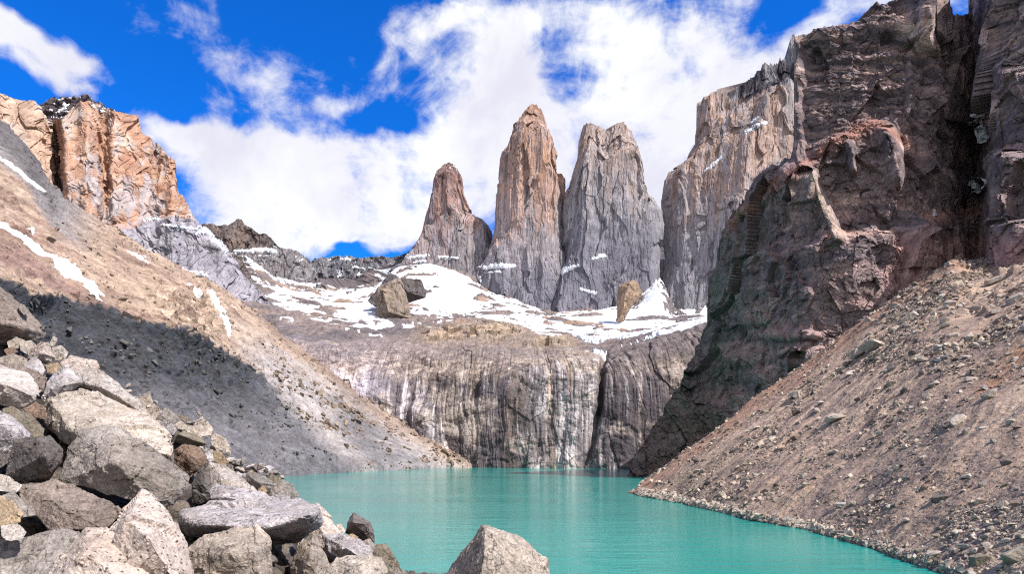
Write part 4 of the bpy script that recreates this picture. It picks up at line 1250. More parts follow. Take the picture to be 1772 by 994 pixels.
# ------------------------------------------------------------------ scree slope on the right shore
def build_scree():
    rows = [
        [(1085, 852, 172), (1112, 859, 154), (1200, 876, 126), (1300, 899, 100), (1450, 934, 76), (1560, 968, 62), (1650, 1002, 53), (1800, 1070, 40), (2200, 1320, 22)],
        [(1098, 848, 174), (1200, 830, 146), (1300, 800, 131), (1450, 752, 119), (1560, 722, 106), (1650, 700, 98), (1772, 690, 86), (2220, 700, 52)],
        [(1104, 842, 178), (1200, 775, 190), (1300, 697, 204), (1400, 625, 208), (1480, 566, 208), (1560, 508, 206), (1620, 470, 204), (1650, 452, 204), (1680, 458, 206), (1720, 455, 204), (1772, 432, 200), (1900, 420, 180), (2260, 330, 150)],
        [(1125, 830, 205), (1300, 720, 225), (1480, 590, 230), (1650, 480, 236), (1772, 450, 230), (2280, 340, 190)],
    ]
    P = loft(rows, 900, [330, 300, 10], .012)
    N = grid_normals(P); N = N * np.sign(N[..., 2:3])
    px, py = proj(P)
    u = np.linspace(0, 1, P.shape[1])[None] * np.ones(px.shape); v = np.linspace(0, 1, P.shape[0])[:, None] * np.ones(px.shape)
    fd = np.array([-.85, -.52])
    flow = np.stack([(P[..., 0] * -fd[1] + P[..., 1] * fd[0]) / 4.0 + fbm(P / 20, 3, seed=111) * .5, (P[..., 0] * fd[0] + P[..., 1] * fd[1]) / 50, u * 0], -1)
    h = fbm(P / 18, 3, seed=112) * .8 + ridged(flow, 3, seed=113) * .15 + fbm(P / 2.2, 5, .62, seed=114) * .13
    upper = sstep(640, 540, py) * sstep(1480, 1600, px)
    c1, c2, cv = cells(P / 2.6, 41); h += sstep(.5, .1, c1) * (cv > .72) * (.1 + .5 * upper)
    c1, c2, cv = cells(P / 5.5, 43); h += sstep(.5, .1, c1) * (cv > .74) * (.08 + 1.3 * upper)
    h *= sstep(1100, 1180, px) * .9 + .1
    P = P + N * h[..., None]
    P[..., 2] -= 1.0 * sstep(.025, 0, v)
    n = fbm(flow * np.array([1.2, 1, 1]), 4, .6, seed=115); n2 = fbm(P / 5, 4, .6, seed=116); n3 = fbm(P / 25, 3, seed=117)
    k = .72
    col = mix(C(174, 148, 128, k), C(144, 123, 110, k), sstep(-.4, .5, n + .4 * n2))
    col = mix(col, C(180, 156, 136, k), .7 * sstep(.05, .55, n3))
    sk = fbm(np.stack([flow[..., 0] * 1.3, flow[..., 1] * .5, u * 0], -1), 4, .65, seed=118)
    col = mix(col, C(122, 106, 102, k), .65 * sstep(.1, .6, sk)); col = mix(col, C(186, 164, 144, k), .5 * sstep(-.15, -.6, sk))
    col = mix(col, C(156, 112, 92, k), .6 * sstep(40, 8, py - pl(px, [(1104, 842), (1300, 697), (1480, 566), (1650, 452), (1772, 440)]) + n2 * 10) * sstep(1700, 1640, px))
    chute = dist_line(px + n2 * 4, py, [(1772, 610), (1735, 645), (1700, 680)])
    col = mix(col, C(176, 128, 92, k), .7 * np.exp(-(chute / 14) ** 2))
    col = mix(col, C(130, 118, 114, k), .7 * sstep(-14, 14, py - (1010 - (px - 1540) * .62) + n2 * 14) * sstep(60, 20, py - (1010 - (px - 1540) * .62) + n2 * 12))
    col = mix(col, C(146, 126, 116, k), .5 * sstep(.1, .6, n2))
    wet = sstep(.35, .1, P[..., 2])
    col = mix(col, col * .7, wet)
    put_grid('scree_slope', P, M_SCREE, col, kind='structure', cat='scree slope', label='steep slope of brown scree running down to the right shore')
    return P, N, px, py, col


SC = build_scree()


def scree_region(px, py):
    shore = pl(px, [(1112, 859), (1200, 876), (1300, 899), (1450, 934), (1560, 968), (1650, 1002), (1800, 1070)])
    top = pl(px, [(1104, 842), (1200, 775), (1300, 697), (1400, 625), (1480, 566), (1560, 508), (1650, 452), (1772, 440)])
    f = (shore - py) / max(shore - top, 1)
    if px > 1660 and py > 900: return 'in the stony heap at the lower right shore'
    if f < .12: return 'just above the turquoise waterline'
    if f < .34: return 'on the lower scree above the shore'
    if f < .58: return 'halfway up the brown scree'
    if f < .80: return 'on the upper scree'
    return 'high on the scree under the dark cliff'


def scree_boulders():
    P, N, px, py, col = SC
    r = np.random.RandomState(5)
    named = [
        (1486, 620, 24, 'cream', 'large pale slab leading a line of blocks on the upper scree'),
        (1513, 605, 34, 'cream', 'longest cream slab in the line of blocks on the upper scree'),
        (1470, 633, 16, 'dark', 'dark block at the lower end of the line of pale slabs'),
        (1510, 624, 14, 'dark', 'dark cube tucked under the longest cream slab'),
        (1473, 647, 14, 'pale', 'pale block under the line of slabs on the upper scree'),
        (1591, 542, 19, 'dark', 'rounded dark boulder resting against a pale one high on the scree'),
        (1577, 552, 20, 'cream', 'pale flat boulder beside the rounded dark one high on the scree'),
        (1450, 730, 25, 'cream', 'single big cream boulder lying alone in the middle of the scree'),
        (1379, 689, 22, 'beige', 'beige boulder alone near the upper edge of the scree'),
        (1403, 661, 15, 'olive', 'half shaded boulder above the beige one at the scree edge'),
        (1722, 489, 24, 'beige', 'broad pale boulder near the top right of the scree'),
        (1757, 524, 20, 'pale', 'white slab at the right edge of the upper scree'),
        (1721, 699, 24, 'beige', 'blocky beige boulder below the orange chute'),
        (1663, 741, 22, 'cream', 'long cream slab right of the middle of the scree'),
        (1454, 871, 17, 'pale', 'white block standing out on the lower scree'),
        (1628, 865, 22, 'dark', 'dark brown boulder on the lower scree with a shadowed side'),
        (1601, 849, 15, 'rust', 'reddish boulder just above the dark brown one'),
        (1757, 962, 34, 'beige', 'biggest beige boulder in the stony heap at the lower right'),
        (1697, 975, 24, 'olive', 'olive flat boulder in the stony heap at the lower right'),
        (1622, 970, 20, 'cream', 'pale flat rock at the very edge of the turquoise water'),
    ]
    rest = [(1502, 559, 12), (1531, 569, 10), (1550, 572, 13), (1651, 504, 15), (1631, 516, 12), (1730, 517, 13), (1718, 545, 17), (1688, 539, 19), (1643, 529, 14), (1677, 589, 19), (1651, 581, 11), (1701, 597, 17),
            (1625, 603, 15), (1641, 599, 14), (1580, 613, 12), (1594, 623, 16), (1630, 624, 13), (1622, 643, 14), (1536, 648, 9), (1544, 666, 14), (1613, 669, 12), (1681, 657, 14), (1705, 677, 14), (1662, 678, 10),
            (1431, 633, 9), (1533, 622, 10), (1583, 521, 11), (1565, 539, 9), (1764, 532, 13), (1737, 552, 15), (1413, 712, 14), (1555, 700, 12), (1675, 754, 13), (1631, 736, 7), (1397, 847, 13), (1475, 869, 11),
            (1489, 841, 10), (1571, 948, 13), (1595, 959, 13), (1434, 913, 10), (1694, 873, 14), (1700, 839, 15), (1745, 806, 13), (1628, 915, 11), (1568, 899, 16), (1675, 955, 13), (1647, 979, 13), (1757, 985, 14),
            (1765, 854, 11), (1167, 853, 6), (1269, 825, 6), (1424, 702, 10), (1711, 951, 14), (1728, 978, 15), (1690, 958, 12), (1742, 940, 14), (1660, 961, 11), (1770, 930, 15), (1720, 925, 11), (1505, 770, 8),
            (1580, 760, 8), (1345, 780, 7), (1330, 850, 7), (1390, 800, 7), (1250, 860, 7), (1540, 880, 9), (1520, 920, 9), (1600, 800, 9), (1660, 800, 10), (1720, 770, 11), (1755, 740, 11), (1640, 700, 9), (1500, 690, 8)]
    tone_word = {'cream': 'pale', 'pale': 'pale', 'beige': 'tan', 'grey': 'grey', 'dark': 'dark', 'brown': 'brown'}
    items = list(named)
    names = list(tone_word)
    pw = np.array([.28, .22, .24, .1, .06, .1])
    for x, y, s in rest:
        t = names[r.choice(6, p=pw)]
        items.append((x, y, s, t, None))
    # further blocks between the ones picked out above, denser at the top and in the shore heap
    cand = np.flatnonzero(((px > 1420) & (px < 1790) & (py > 450) & (py < 1000)).ravel())
    wq = (.15 + 1.0 * ((py < 650) & (px > 1540)) + 1.1 * ((py > 900) & (px > 1660))).ravel()[cand]
    wq = wq / (P[..., 1].ravel()[cand]) ** 0
    for c in r.choice(cand, 90, replace=False, p=wq / wq.sum()):
        items.append((px.ravel()[c], py.ravel()[c], r.uniform(6, 14), names[r.choice(6, p=pw)], None))
    pf, yf = px.ravel(), py.ravel()
    Pf, Nf = P.reshape(-1, 3), N.reshape(-1, 3)
    for x, y, s, t, lab in items:
        k = ((pf - x) ** 2 + (yf - y) ** 2).argmin()
        p, n = Pf[k], Nf[k]
        size = s / F * p[1] * 1.25
        v, f = TEMPLATES[r.randint(10)]
        R = frame_on(n * .6 + np.array([0, 0, .6]) + r.normal(size=3) * .15, r.uniform(0, 6.283))
        w = (v * size * np.array([1.0, r.uniform(.7, 1), r.uniform(.65, 1)])) @ R.T
        loc = p + n * size * .12
        base = np.array([0, 0, w[:, 2].min()])
        tone = TONES[t] * r.uniform(.85, 1.1)
        me = new_mesh('boulder', w - base, f, [M_STONE], np.repeat(tone[None], len(w), 0))
        if lab is None:
            lab = ('big ' if s > 13.5 else 'small ' if s < 9 else '') + tone_word[t] + ' angular boulder ' + scree_region(x, y)
        put('boulder', me, lab, 'boulder', None, 'boulders strewn over the right scree', tuple(loc + base))


scree_boulders()


def scree_stones():
    P, N, px, py, col = SC
    fx = (P[..., 0] * .52 - P[..., 1] * .85) / 3.0
    sk_ = fbm(np.stack([fx, P[..., 2] / 60, fx * 0], -1), 3, .6, seed=119).ravel()
    r = np.random.RandomState(9)
    Pf, Nf, cf = P.reshape(-1, 3), N.reshape(-1, 3), col.reshape(-1, 3)
    pf, yf = px.ravel(), py.ravel()
    vis = (pf > 1095) & (pf < 1850) & (yf < 1030) & (Pf[:, 2] > -.3)
    area = np.linalg.norm(np.cross(np.gradient(P, axis=1), np.gradient(P, axis=0)), axis=-1).ravel()
    shore = np.exp(-np.maximum(Pf[:, 2], 0) / 4)
    clump = np.clip(fbm(Pf / 14, 3, seed=121) + .4, .05, 2)
    band = np.exp(-(((yf - (900 - (pf - 1560) * .66)) / 40) ** 2)) * (pf > 1480)
    heap = ((pf > 1640) & (yf > 880)) * 1.0
    upper = ((yf < 650) & (pf > 1500)) * 1.0
    w = area * vis * (.35 + 1.6 * shore + .9 * band + 2.5 * heap + 1.0 * upper) * clump * (.35 + 1.1 * sstep(-.3, .5, sk_))
    w /= w.sum()
    n = 26000
    k = r.choice(len(w), n, p=w)
    size = .12 + .17 * r.gamma(1.0, 1.0, n) + (r.uniform(size=n) < .05) * r.uniform(.2, .9, n)
    size = np.minimum(size, 1.5) * np.clip(Pf[k, 1] / 110, .5, 1.35)
    shade = r.uniform(0, 1, n)[:, None]
    tone = np.where(shade < .42, C(208, 190, 172, .58), np.where(shade < .78, C(172, 152, 138, .58), np.where(shade < .94, C(142, 124, 114, .58), C(108, 97, 94, .58)))) * r.uniform(.8, 1.15, (n, 1))
    stuff_stones('scree_stones', 'countless small tan and grey stones littering the right scree', Pf[k], Nf[k], size, tone, SIMPLE, r)
    # the pale washed stones along the waterline and in the heap at its near end
    w = area * ((pf > 1105) & (pf < 1800)) * (np.exp(-((Pf[:, 2] - .35) / .45) ** 2) * (Pf[:, 2] > -.15) + .12 * heap * (Pf[:, 2] > 0))
    w /= w.sum()
    n = 4200
    k = r.choice(len(w), n, p=w)
    size = (.16 + .20 * r.gamma(1.4, 1.0, n)) * np.clip(Pf[k, 1] / 90, .55, 1.4)
    tone = np.where(r.uniform(size=n)[:, None] < .7, C(214, 198, 180, .58), C(168, 150, 138, .58)) * r.uniform(.75, 1.12, (n, 1))
    stuff_stones('shore_stones', 'pale washed stones lining the right shore at the waterline', Pf[k], Nf[k], np.minimum(size, 1.2), tone, SIMPLE, r)
    # stones on the far left slope
    P, P0, N, px, py = LS
    Pf, Nf = P.reshape(-1, 3), N.reshape(-1, 3)
    pf, yf = px.ravel(), py.ravel()
    vis = (pf > -40) & (pf < 840) & (Pf[:, 2] > 0) & (yf > 380)
    area = np.linalg.norm(np.cross(np.gradient(P, axis=1), np.gradient(P, axis=0)), axis=-1).ravel()
    mid = np.exp(-((yf - pl(pf, [(0, 560), (330, 620), (450, 690), (600, 740), (800, 800)])) / 45) ** 2)
    w = area * vis * (.12 + mid) * np.clip(fbm(Pf / 25, 3, seed=122) + .25, .02, 2)
    w /= w.sum()
    n = 5000
    k = r.choice(len(w), n, p=w)
    size = np.minimum(.5 + .7 * r.gamma(1.2, 1.0, n), 4.5) * np.clip(Pf[k, 1] / 330, .6, 1.3)
    dk = sdf_poly(pf[k], yf[k], [(-300, 400), (0, 499), (100, 527), (180, 548), (330, 578), (380, 607), (440, 652), (520, 728), (612, 815), (610, 930), (-300, 930)]) > 0  # stones inside the painted shadow get a darker tone
    tone = np.where(dk[:, None], C(120, 116, 114), C(180, 158, 140)) * r.uniform(.55, 1.2, (n, 1))
    stuff_stones('slope_stones', 'scattered grey and tan stones on the debris slope left of the lake', Pf[k], Nf[k], size, tone, SIMPLE, r)


scree_stones()


# ------------------------------------------------------------------ the boulder field the camera stands on
def build_pile():
    rows = [
        [(-500, 1500, 5), (0, 1500, 5), (400, 1480, 5), (700, 1500, 5), (1100, 1500, 5)],
        [(-500, 1060, 9.5), (0, 1050, 9.5), (200, 1050, 9.5), (330, 1040, 9.5), (480, 1035, 9.5), (560, 1050, 9.5), (700, 1090, 9.5), (800, 1110, 9.5), (1100, 1150, 9.5)],
        [(-500, 780, 12.5), (0, 800, 12.5), (100, 850, 12.5), (200, 890, 12.5), (330, 905, 12.5), (460, 930, 12.5), (520, 985, 12.5), (640, 1030, 12.5), (700, 1060, 12.5), (1100, 1120, 12.5)],
        [(-500, 560, 17.5), (0, 640, 17.5), (100, 672, 17.5), (180, 690, 17.5), (260, 735, 17.5), (330, 785, 17.5), (420, 845, 17.5), (480, 872, 17.5), (600, 985, 17.5), (700, 1040, 17.5), (1100, 1100, 17.5)],
        [(-500, 430, 21.5), (0, 560, 21.5), (60, 612, 21.5), (100, 632, 21.5), (170, 668, 21.5), (260, 722, 21.5), (330, 765, 21.5), (400, 815, 21.5), (480, 850, 21.5), (600, 965, 21.5), (700, 1020, 21.5), (1100, 1080, 21.5)],
        [(-500, 480, 33), (0, 640, 33), (170, 760, 33), (330, 850, 33), (480, 920, 33), (700, 1020, 33), (1100, 1060, 33)],
        [(-500, 900, 70), (0, 965, 70), (480, 980, 70), (1100, 990, 70)],
    ]
    P = loft(rows, 420, [30, 110, 110, 90, 60, 30], .02)
    N = grid_normals(P); N = N * np.sign(N[..., 2:3])
    c1, c2, cv = cells(P / .55, 51)
    h = fbm(P / 1.2, 4, seed=131) * .14 + sstep(.7, .1, c1) * cv * .26
    c1, c2, cv = cells(P / .22, 53); h += sstep(.7, .1, c1) * cv * .09
    P = P + N * h[..., None]
    n = fbm(P / .5, 4, seed=132)
    col = mix(C(150, 136, 124, .42), C(96, 88, 84, .42), sstep(-.4, .5, n))
    put_grid('rubble_ground', P, M_ROCK, col, kind='structure', cat='ground', label='rubble covered ground under the foreground boulders on the left')
    return P, N


PILE = build_pile()


def boulder(label, Y, tilt, tone, outline, extra=(), back=None, mat=None, seed=None, cat='boulder', name='boulder', group='boulders of the foreground pile', edge=.009, rough=1.0, res=None):
    """outline and extra points: (px, py[, metres further away]); tilt leans the upper outline away from the lens"""
    o = np.array([(p[0], p[1], p[2] if len(p) > 2 else 0.0) for p in outline], float)
    cx, cy = o[:, 0].mean(), o[:, 1].mean()
    wid = np.ptp(o[:, 0]) / F * Y; hei = np.ptp(o[:, 1]) / F * Y
    dy = o[:, 2] + tilt * (cy - o[:, 1]) / F * Y
    pts = [W(x, y, Y + d) for (x, y, _), d in zip(o, dy)]
    pts += [W(p[0], p[1], Y + (p[2] if len(p) > 2 else 0)) for p in extra]
    b = back if back is not None else .55 * (wid + hei)
    for (x, y, _), d in zip(o, dy):
        q = W(cx + (x - cx) * .74, cy + (y - cy) * .72 + abs(b) / Y * 18, Y + b * .6 + d)
        pts.append(q * np.array([Y / q[1], 1, 1]) * np.array([q[1] / Y, 1, 1]))
    sd = seed if seed is not None else (cx * .37 + cy * .11) % 97
    me, base = hull_mesh(name, pts, TONES[tone] if isinstance(tone, str) else tone, mat or M_ROCK, sd, res or max(.02, Y / F * 4.2), edge, rough)
    put(name, me, label, cat, None, group, tuple(base))


B = boulder
B('huge pale slab with a smooth tilted top, topmost of the big left boulders', 14, 1.2, 'cream', [(138, 672), (150, 671), (200, 697), (260, 724), (300, 757), (303, 775, -.2), (298, 790, -.3), (285, 800), (200, 792), (115, 768, -.2), (80, 735, -.2), (78, 712), (86, 696), (105, 688)], [(122, 745, -.9), (92, 700, -.3), (270, 770, -.9), (200, 760, -1.0)], back=2.2)
B('biggest speckled grey boulder with a broad front face at left centre', 11.5, .55, 'grey', [(140, 742), (190, 738), (215, 743), (255, 772), (300, 802), (330, 824), (325, 846), (300, 872, .1), (270, 882), (200, 868), (150, 842), (103, 834), (106, 810), (115, 775)], [(200, 800, -.5), (290, 850, -.35)], back=1.8)
B('reddish brown slab wedged below the biggest grey boulder', 10.6, .8, 'brown', [(28, 850), (38, 838), (95, 832), (140, 845), (200, 875), (212, 890), (180, 918), (90, 920), (70, 900), (40, 870)], [(110, 880, -.3)], back=1.3)
B('pointed pinkish boulder peppered with black lichen at the bottom', 9.3, .55, 'pink', [(246, 848), (262, 855), (300, 888), (306, 930), (335, 985), (345, 1060), (150, 1060), (178, 930), (215, 888)], [(222, 900, -.5), (255, 930, -.75), (300, 1000, -.7)], mat=M_LICHEN, back=1.3)
B('broad pink beige boulder in the bottom left foreground with lichen dots', 8.7, .9, 'pink', [(146, 910), (180, 911), (215, 940), (255, 990), (290, 1060), (60, 1060), (84, 994), (118, 950)], [(150, 960, -.4)], mat=M_LICHEN, back=1.1)
B('flat grey rough boulder in the bottom left corner', 9.3, .9, 'grey', [(-40, 950), (0, 936), (40, 925), (95, 914), (142, 918), (132, 950), (100, 990), (70, 1060), (-40, 1060)], back=1.2)
B('yellowish boulder cut by the left edge of the view', 9.6, .6, 'ochre', [(-30, 862), (0, 858), (20, 867), (38, 890), (36, 905), (0, 913), (-30, 908)], back=.6)
B('small white boulder under the yellowish one at the left edge', 9.2, 1.0, 'pale', [(2, 911), (30, 907), (46, 922), (38, 934), (15, 938), (2, 930)], back=.4)
B('grey boulder leaning over the dark hole beside the yellowish one', 10.1, .8, 'grey', [(3, 858), (22, 851), (58, 882), (61, 892), (36, 897), (8, 872)], back=.7)
B('small pale boulder at the left edge above the yellowish one', 10.7, .9, 'pale', [(-20, 826), (0, 821), (15, 825), (38, 841), (28, 854), (0, 851), (-20, 848)], back=.6)
B('dark grey square boulder standing left of the biggest grey boulder', 11.2, .25, 'dark', [(28, 765), (45, 757), (82, 756), (108, 779), (105, 802), (80, 834), (45, 839), (8, 824), (10, 814), (20, 780)], [(77, 790, -.55), (84, 802, -.5), (70, 762, -.2)], back=1.0)
B('rounded lilac grey boulder at the left edge above the dark square one', 12, .55, 'lilac', [(-50, 702), (0, 711), (30, 728), (50, 750), (53, 760), (28, 792), (12, 802), (-50, 806)], [(15, 745, -.4)], back=1.2)
B('small dark wedge stuck under the rounded lilac boulder', 11.5, .4, 'dark', [(-15, 790), (0, 784), (18, 787), (16, 800), (0, 812), (-15, 810)], back=.5)
B('long mossy grey block between the lilac boulder and the huge pale slab', 12.8, .9, 'olive', [(3, 708), (15, 704), (50, 718), (76, 740), (73, 758), (55, 757), (30, 737), (8, 716)], back=.8)
B('brown angular block left of the huge pale slab', 13.2, .6, 'rust', [(38, 708), (62, 695), (80, 708), (79, 727), (60, 724)], back=.6)
B('white topped boulder with a dark underside at the left edge', 14, 1.5, 'pale', [(-40, 634), (0, 637), (45, 647), (72, 680), (60, 696), (38, 708, .3), (0, 683, .2), (-40, 690, .2)], [(55, 684, -.5), (5, 664, -.6), (-30, 660, -.6)], back=1.5)
B('lilac grey pyramid boulder behind the huge pale slab', 14.5, .45, 'lilac', [(112, 631), (125, 640), (142, 662), (110, 692), (85, 703), (70, 690), (85, 655)], [(108, 668, -.4)], back=1.0)
B('long pale slab sloping down to the right behind the huge slab', 16, 1.3, 'pale', [(110, 650), (118, 640), (172, 636), (188, 648), (240, 692), (252, 712), (248, 716), (190, 691), (150, 669), (125, 663)], [(180, 672, -.5), (240, 706, -.4)], back=1.5)
B('flat pale pink slab on the pile crest above the long slab', 17, 1.2, 'pink', [(105, 630), (122, 616), (168, 625), (173, 637), (150, 646), (115, 641)], back=1.2)
B('long dark brown block lying behind the white topped boulder', 15.4, .7, 'brown', [(-20, 624), (0, 626), (30, 630), (82, 652), (76, 674), (62, 664), (40, 648), (0, 641), (-20, 640)], back=.9)
B('lilac triangular rock between the dark brown block and pink boulder', 16, .6, 'lilac', [(40, 634), (58, 617), (68, 622), (82, 646), (70, 654), (42, 644)], back=.7)
B('small tan cube beside the lilac triangular rock', 15.8, .4, 'ochre', [(80, 632), (100, 628), (106, 634), (98, 646), (82, 646)], back=.5)
B('pinkish rounded boulder on the pile crest below the huge brown block', 17, .45, 'pink', [(48, 615), (52, 604), (70, 593), (85, 594), (95, 619), (80, 631), (55, 627)], [(74, 612, -.4)], back=.9)
B('small pale block on the crest right of the pinkish boulder', 17.5, .6, 'pale', [(90, 602), (105, 599), (119, 610), (112, 624), (95, 624)], back=.6)
B('small upright white stone perched on the pile crest', 18, .1, 'pale', [(86, 594), (92, 582), (100, 586), (95, 599), (87, 600)], back=.3)
B('huge brown grey block on top of the pile at the left edge', 19, .35, 'brown', [(-80, 470), (-20, 486), (0, 495), (18, 510), (32, 528), (47, 546), (66, 560), (75, 578), (60, 594), (40, 594), (10, 590), (-80, 600)], [(36, 566, -1.0), (40, 590, -.5), (0, 560, -1.0)], back=2.5)
B('small wedge of rock leaning on the huge brown grey block', 18.4, .3, 'grey', [(32, 524), (42, 528), (51, 539), (42, 546), (33, 536)], back=.5)
B('cracked tan rock just below the huge brown grey block', 18.0, .6, 'beige', [(12, 592), (28, 583), (44, 590), (32, 604), (14, 602)], back=.5)
B('small reddish rock under the cracked tan rock', 17.5, .7, 'rust', [(6, 606), (25, 600), (31, 610), (12, 615)], back=.4)
B('low tan rock above the long dark brown block', 16.6, .8, 'beige', [(-10, 622), (22, 612), (48, 621), (46, 632), (20, 634), (-10, 634)], back=.6)
B('sharp pale rock left of the pinkish rounded boulder', 17.8, .5, 'pale', [(34, 594), (54, 588), (62, 598), (46, 614), (36, 607)], back=.5)
B('tan block at the right end of the long pale slab', 17.4, .55, 'beige', [(236, 692), (258, 684), (270, 700), (279, 713), (268, 727), (250, 722), (238, 704)], back=.8)
B('small grey cube at the crest above the tan block', 17.8, .5, 'grey', [(240, 683), (261, 678), (263, 693), (246, 696)], back=.4)
B('thin layered grey slab on the crest right of the tan block', 18.5, .8, 'grey', [(276, 708), (290, 706), (313, 728), (301, 734), (280, 721)], back=.7)
B('flat dark slate lying on the crest beyond the layered slab', 19.5, .6, 'olive', [(305, 716), (330, 725), (326, 732), (308, 726)], back=.5)
B('cream topped block heading the right hand cluster of the crest', 18, 1.0, 'cream', [(318, 742), (326, 733), (350, 722), (360, 732), (369, 741), (366, 754), (345, 759), (325, 752)], back=.9)
B('olive block with a dark face under the cream topped block', 16.5, .7, 'olive', [(303, 757), (318, 745), (340, 752), (358, 769), (345, 774), (320, 771), (304, 766)], [(340, 764, -.3), (308, 752, -.2)], back=.8)
B('small cream chip left of the cream topped block', 17, .7, 'cream', [(300, 736), (312, 728), (326, 738), (318, 745), (302, 743)], back=.4)
B('lilac shard between the tan block and the olive block', 16.8, .6, 'lilac', [(277, 731), (292, 724), (306, 745), (300, 754), (284, 747)], back=.5)
B('pale tan boulder at the right end of the crest cluster', 18.5, .6, 'cream', [(365, 756), (371, 750), (390, 760), (401, 778), (399, 788), (380, 780), (366, 772)], back=.9)
B('reddish brown block right of the huge pale slab', 14.5, .2, 'rust', [(302, 779), (318, 770), (345, 774), (359, 796), (356, 807), (330, 828), (302, 810)], [(330, 790, -.2)], back=.9)
B('small blue grey rock touching the reddish brown block', 15.5, .4, 'lilac', [(354, 784), (368, 779), (371, 798), (362, 802)], back=.4)
B('orange brown block below the pale tan boulder', 16, .35, 'ochre', [(369, 780), (385, 784), (396, 801), (386, 810), (371, 799)], back=.5)
B('dark upright slab standing at the centre of the left pile', 12.8, .1, 'dark', [(358, 800), (364, 815), (366, 850), (369, 862), (345, 874), (332, 872), (331, 840), (344, 815)], [(352, 840, -.15)], back=.5)
B('wide pale boulder behind the dark upright slab', 13.3, .9, 'pale', [(362, 801), (385, 807), (415, 824), (440, 847), (456, 861), (420, 865), (368, 862), (361, 830)], [(400, 842, -.3)], back=1.2)
B('lilac slab lying on top of the long overhanging block', 12.3, 1.5, 'lilac', [(363, 850), (375, 840), (420, 845), (460, 855), (477, 866), (440, 874), (400, 872), (364, 864)], [(395, 862, -.3)], back=.9)
B('grey brown block with a dark left face near the shore', 14, .5, 'grey', [(425, 820), (440, 817), (470, 832), (484, 841), (465, 854), (440, 850), (427, 832)], [(446, 836, -.3)], back=.7)
B('small olive wedge behind the grey brown block near the shore', 15, .5, 'olive', [(462, 827), (472, 821), (489, 832), (481, 840), (466, 835)], back=.4)
B('speckled rounded boulder right beside the lake edge', 13.4, .6, 'grey', [(467, 850), (489, 830), (506, 838), (518, 858), (511, 867), (474, 864)], back=.8)
B('small orange stone tucked beside the speckled rounded boulder', 12.9, .5, 'ochre', [(446, 848), (454, 841), (464, 850), (458, 858), (448, 855)], back=.3)
B('long flat grey block overhanging a dark hollow', 11.2, 0, 'lilac', [(306, 884, .3), (340, 875, .7), (400, 869, 1.2), (470, 862, 1.4), (520, 863, 1.2), (546, 872, .5), (549, 886, -.3), (554, 906, .1), (549, 916, .4), (520, 937, .6), (470, 945, .7), (440, 918, .4), (340, 932, .2), (320, 926, .2), (307, 910, .1)], [(332, 908, -.45), (455, 917, -.8), (532, 894, -.75), (400, 912, -.7)], back=1.2, edge=.02)
B('rounded beige boulder at the bottom under the overhanging block', 10, .3, 'beige', [(312, 965), (345, 930), (400, 914), (445, 911), (466, 930), (470, 946), (461, 972), (466, 1060), (315, 1060)], [(400, 960, -.5), (440, 955, -.4)], back=1.1)
B('pinkish boulder sloping to the water behind the overhanging block', 12.5, .7, 'pink', [(538, 880), (547, 871), (561, 880), (576, 905), (592, 925), (602, 962), (570, 978), (545, 962), (532, 940)], [(560, 930, -.3)], back=1.0)
B('grey tan boulder at the bottom right of the dark hollow', 10.7, .45, 'beige', [(543, 920), (556, 945), (574, 985), (566, 1060), (498, 1060), (504, 978), (520, 940)], [(536, 965, -.4)], back=.9)
B('jagged lilac rock between the pinkish boulder and the dark cube', 11.5, .8, 'lilac', [(558, 928), (590, 924), (622, 935), (647, 956), (641, 977), (600, 974), (568, 955)], [(600, 950, -.35)], back=.8)
B('brown grey cube perched at the water edge of the pile', 13, .25, 'dark', [(600, 905), (612, 888), (640, 905), (649, 930), (648, 943), (625, 939), (597, 923)], [(611, 905, -.45), (632, 908, -.35)], back=.7, seed=4.4)
B('small pale rock left of the perched brown grey cube', 12.8, .6, 'pale', [(576, 911), (590, 907), (598, 920), (590, 930), (577, 923)], back=.4)
B('tan chip under the perched brown grey cube', 12.4, .7, 'ochre', [(598, 928), (610, 924), (620, 930), (616, 938), (600, 936)], back=.3)
B('smooth pale tan boulder at the bottom edge near the water', 9.8, .8, 'cream', [(562, 992), (585, 967), (600, 963), (660, 965), (673, 985), (678, 1060), (556, 1060)], [(620, 985, -.35)], back=.9)
B('olive tan rock at the lower right end of the pile', 11, .6, 'olive', [(645, 963), (650, 944), (668, 941), (681, 965), (693, 978), (685, 994), (660, 988)], back=.6)
B('small grey rock above the olive tan one', 12, .6, 'grey', [(627, 938), (640, 932), (656, 955), (645, 964), (631, 952)], back=.5)
B('grey rock touching the water at the bottom of the pile', 10.3, .7, 'grey', [(678, 990), (690, 981), (708, 996), (712, 1050), (670, 1050)], back=.5)
B('lone big pointed boulder rising from the bottom middle of the view', 8.5, .25, 'beige', [(758, 1030), (775, 992), (790, 964), (815, 934), (833, 908), (845, 907), (880, 925), (895, 933), (906, 930), (935, 955), (949, 968), (953, 1030), (960, 1140), (745, 1140)], [(839, 918, -.5), (838, 962, -.75), (828, 1030, -.95), (820, 1130, -1.1), (925, 1000, -.3)], back=1.1, rough=.8, res=.022, group=None, seed=8.3)

# smaller rocks of the pile, each a thing: on the crest by the lake and in the gaps
rp = np.random.RandomState(21)


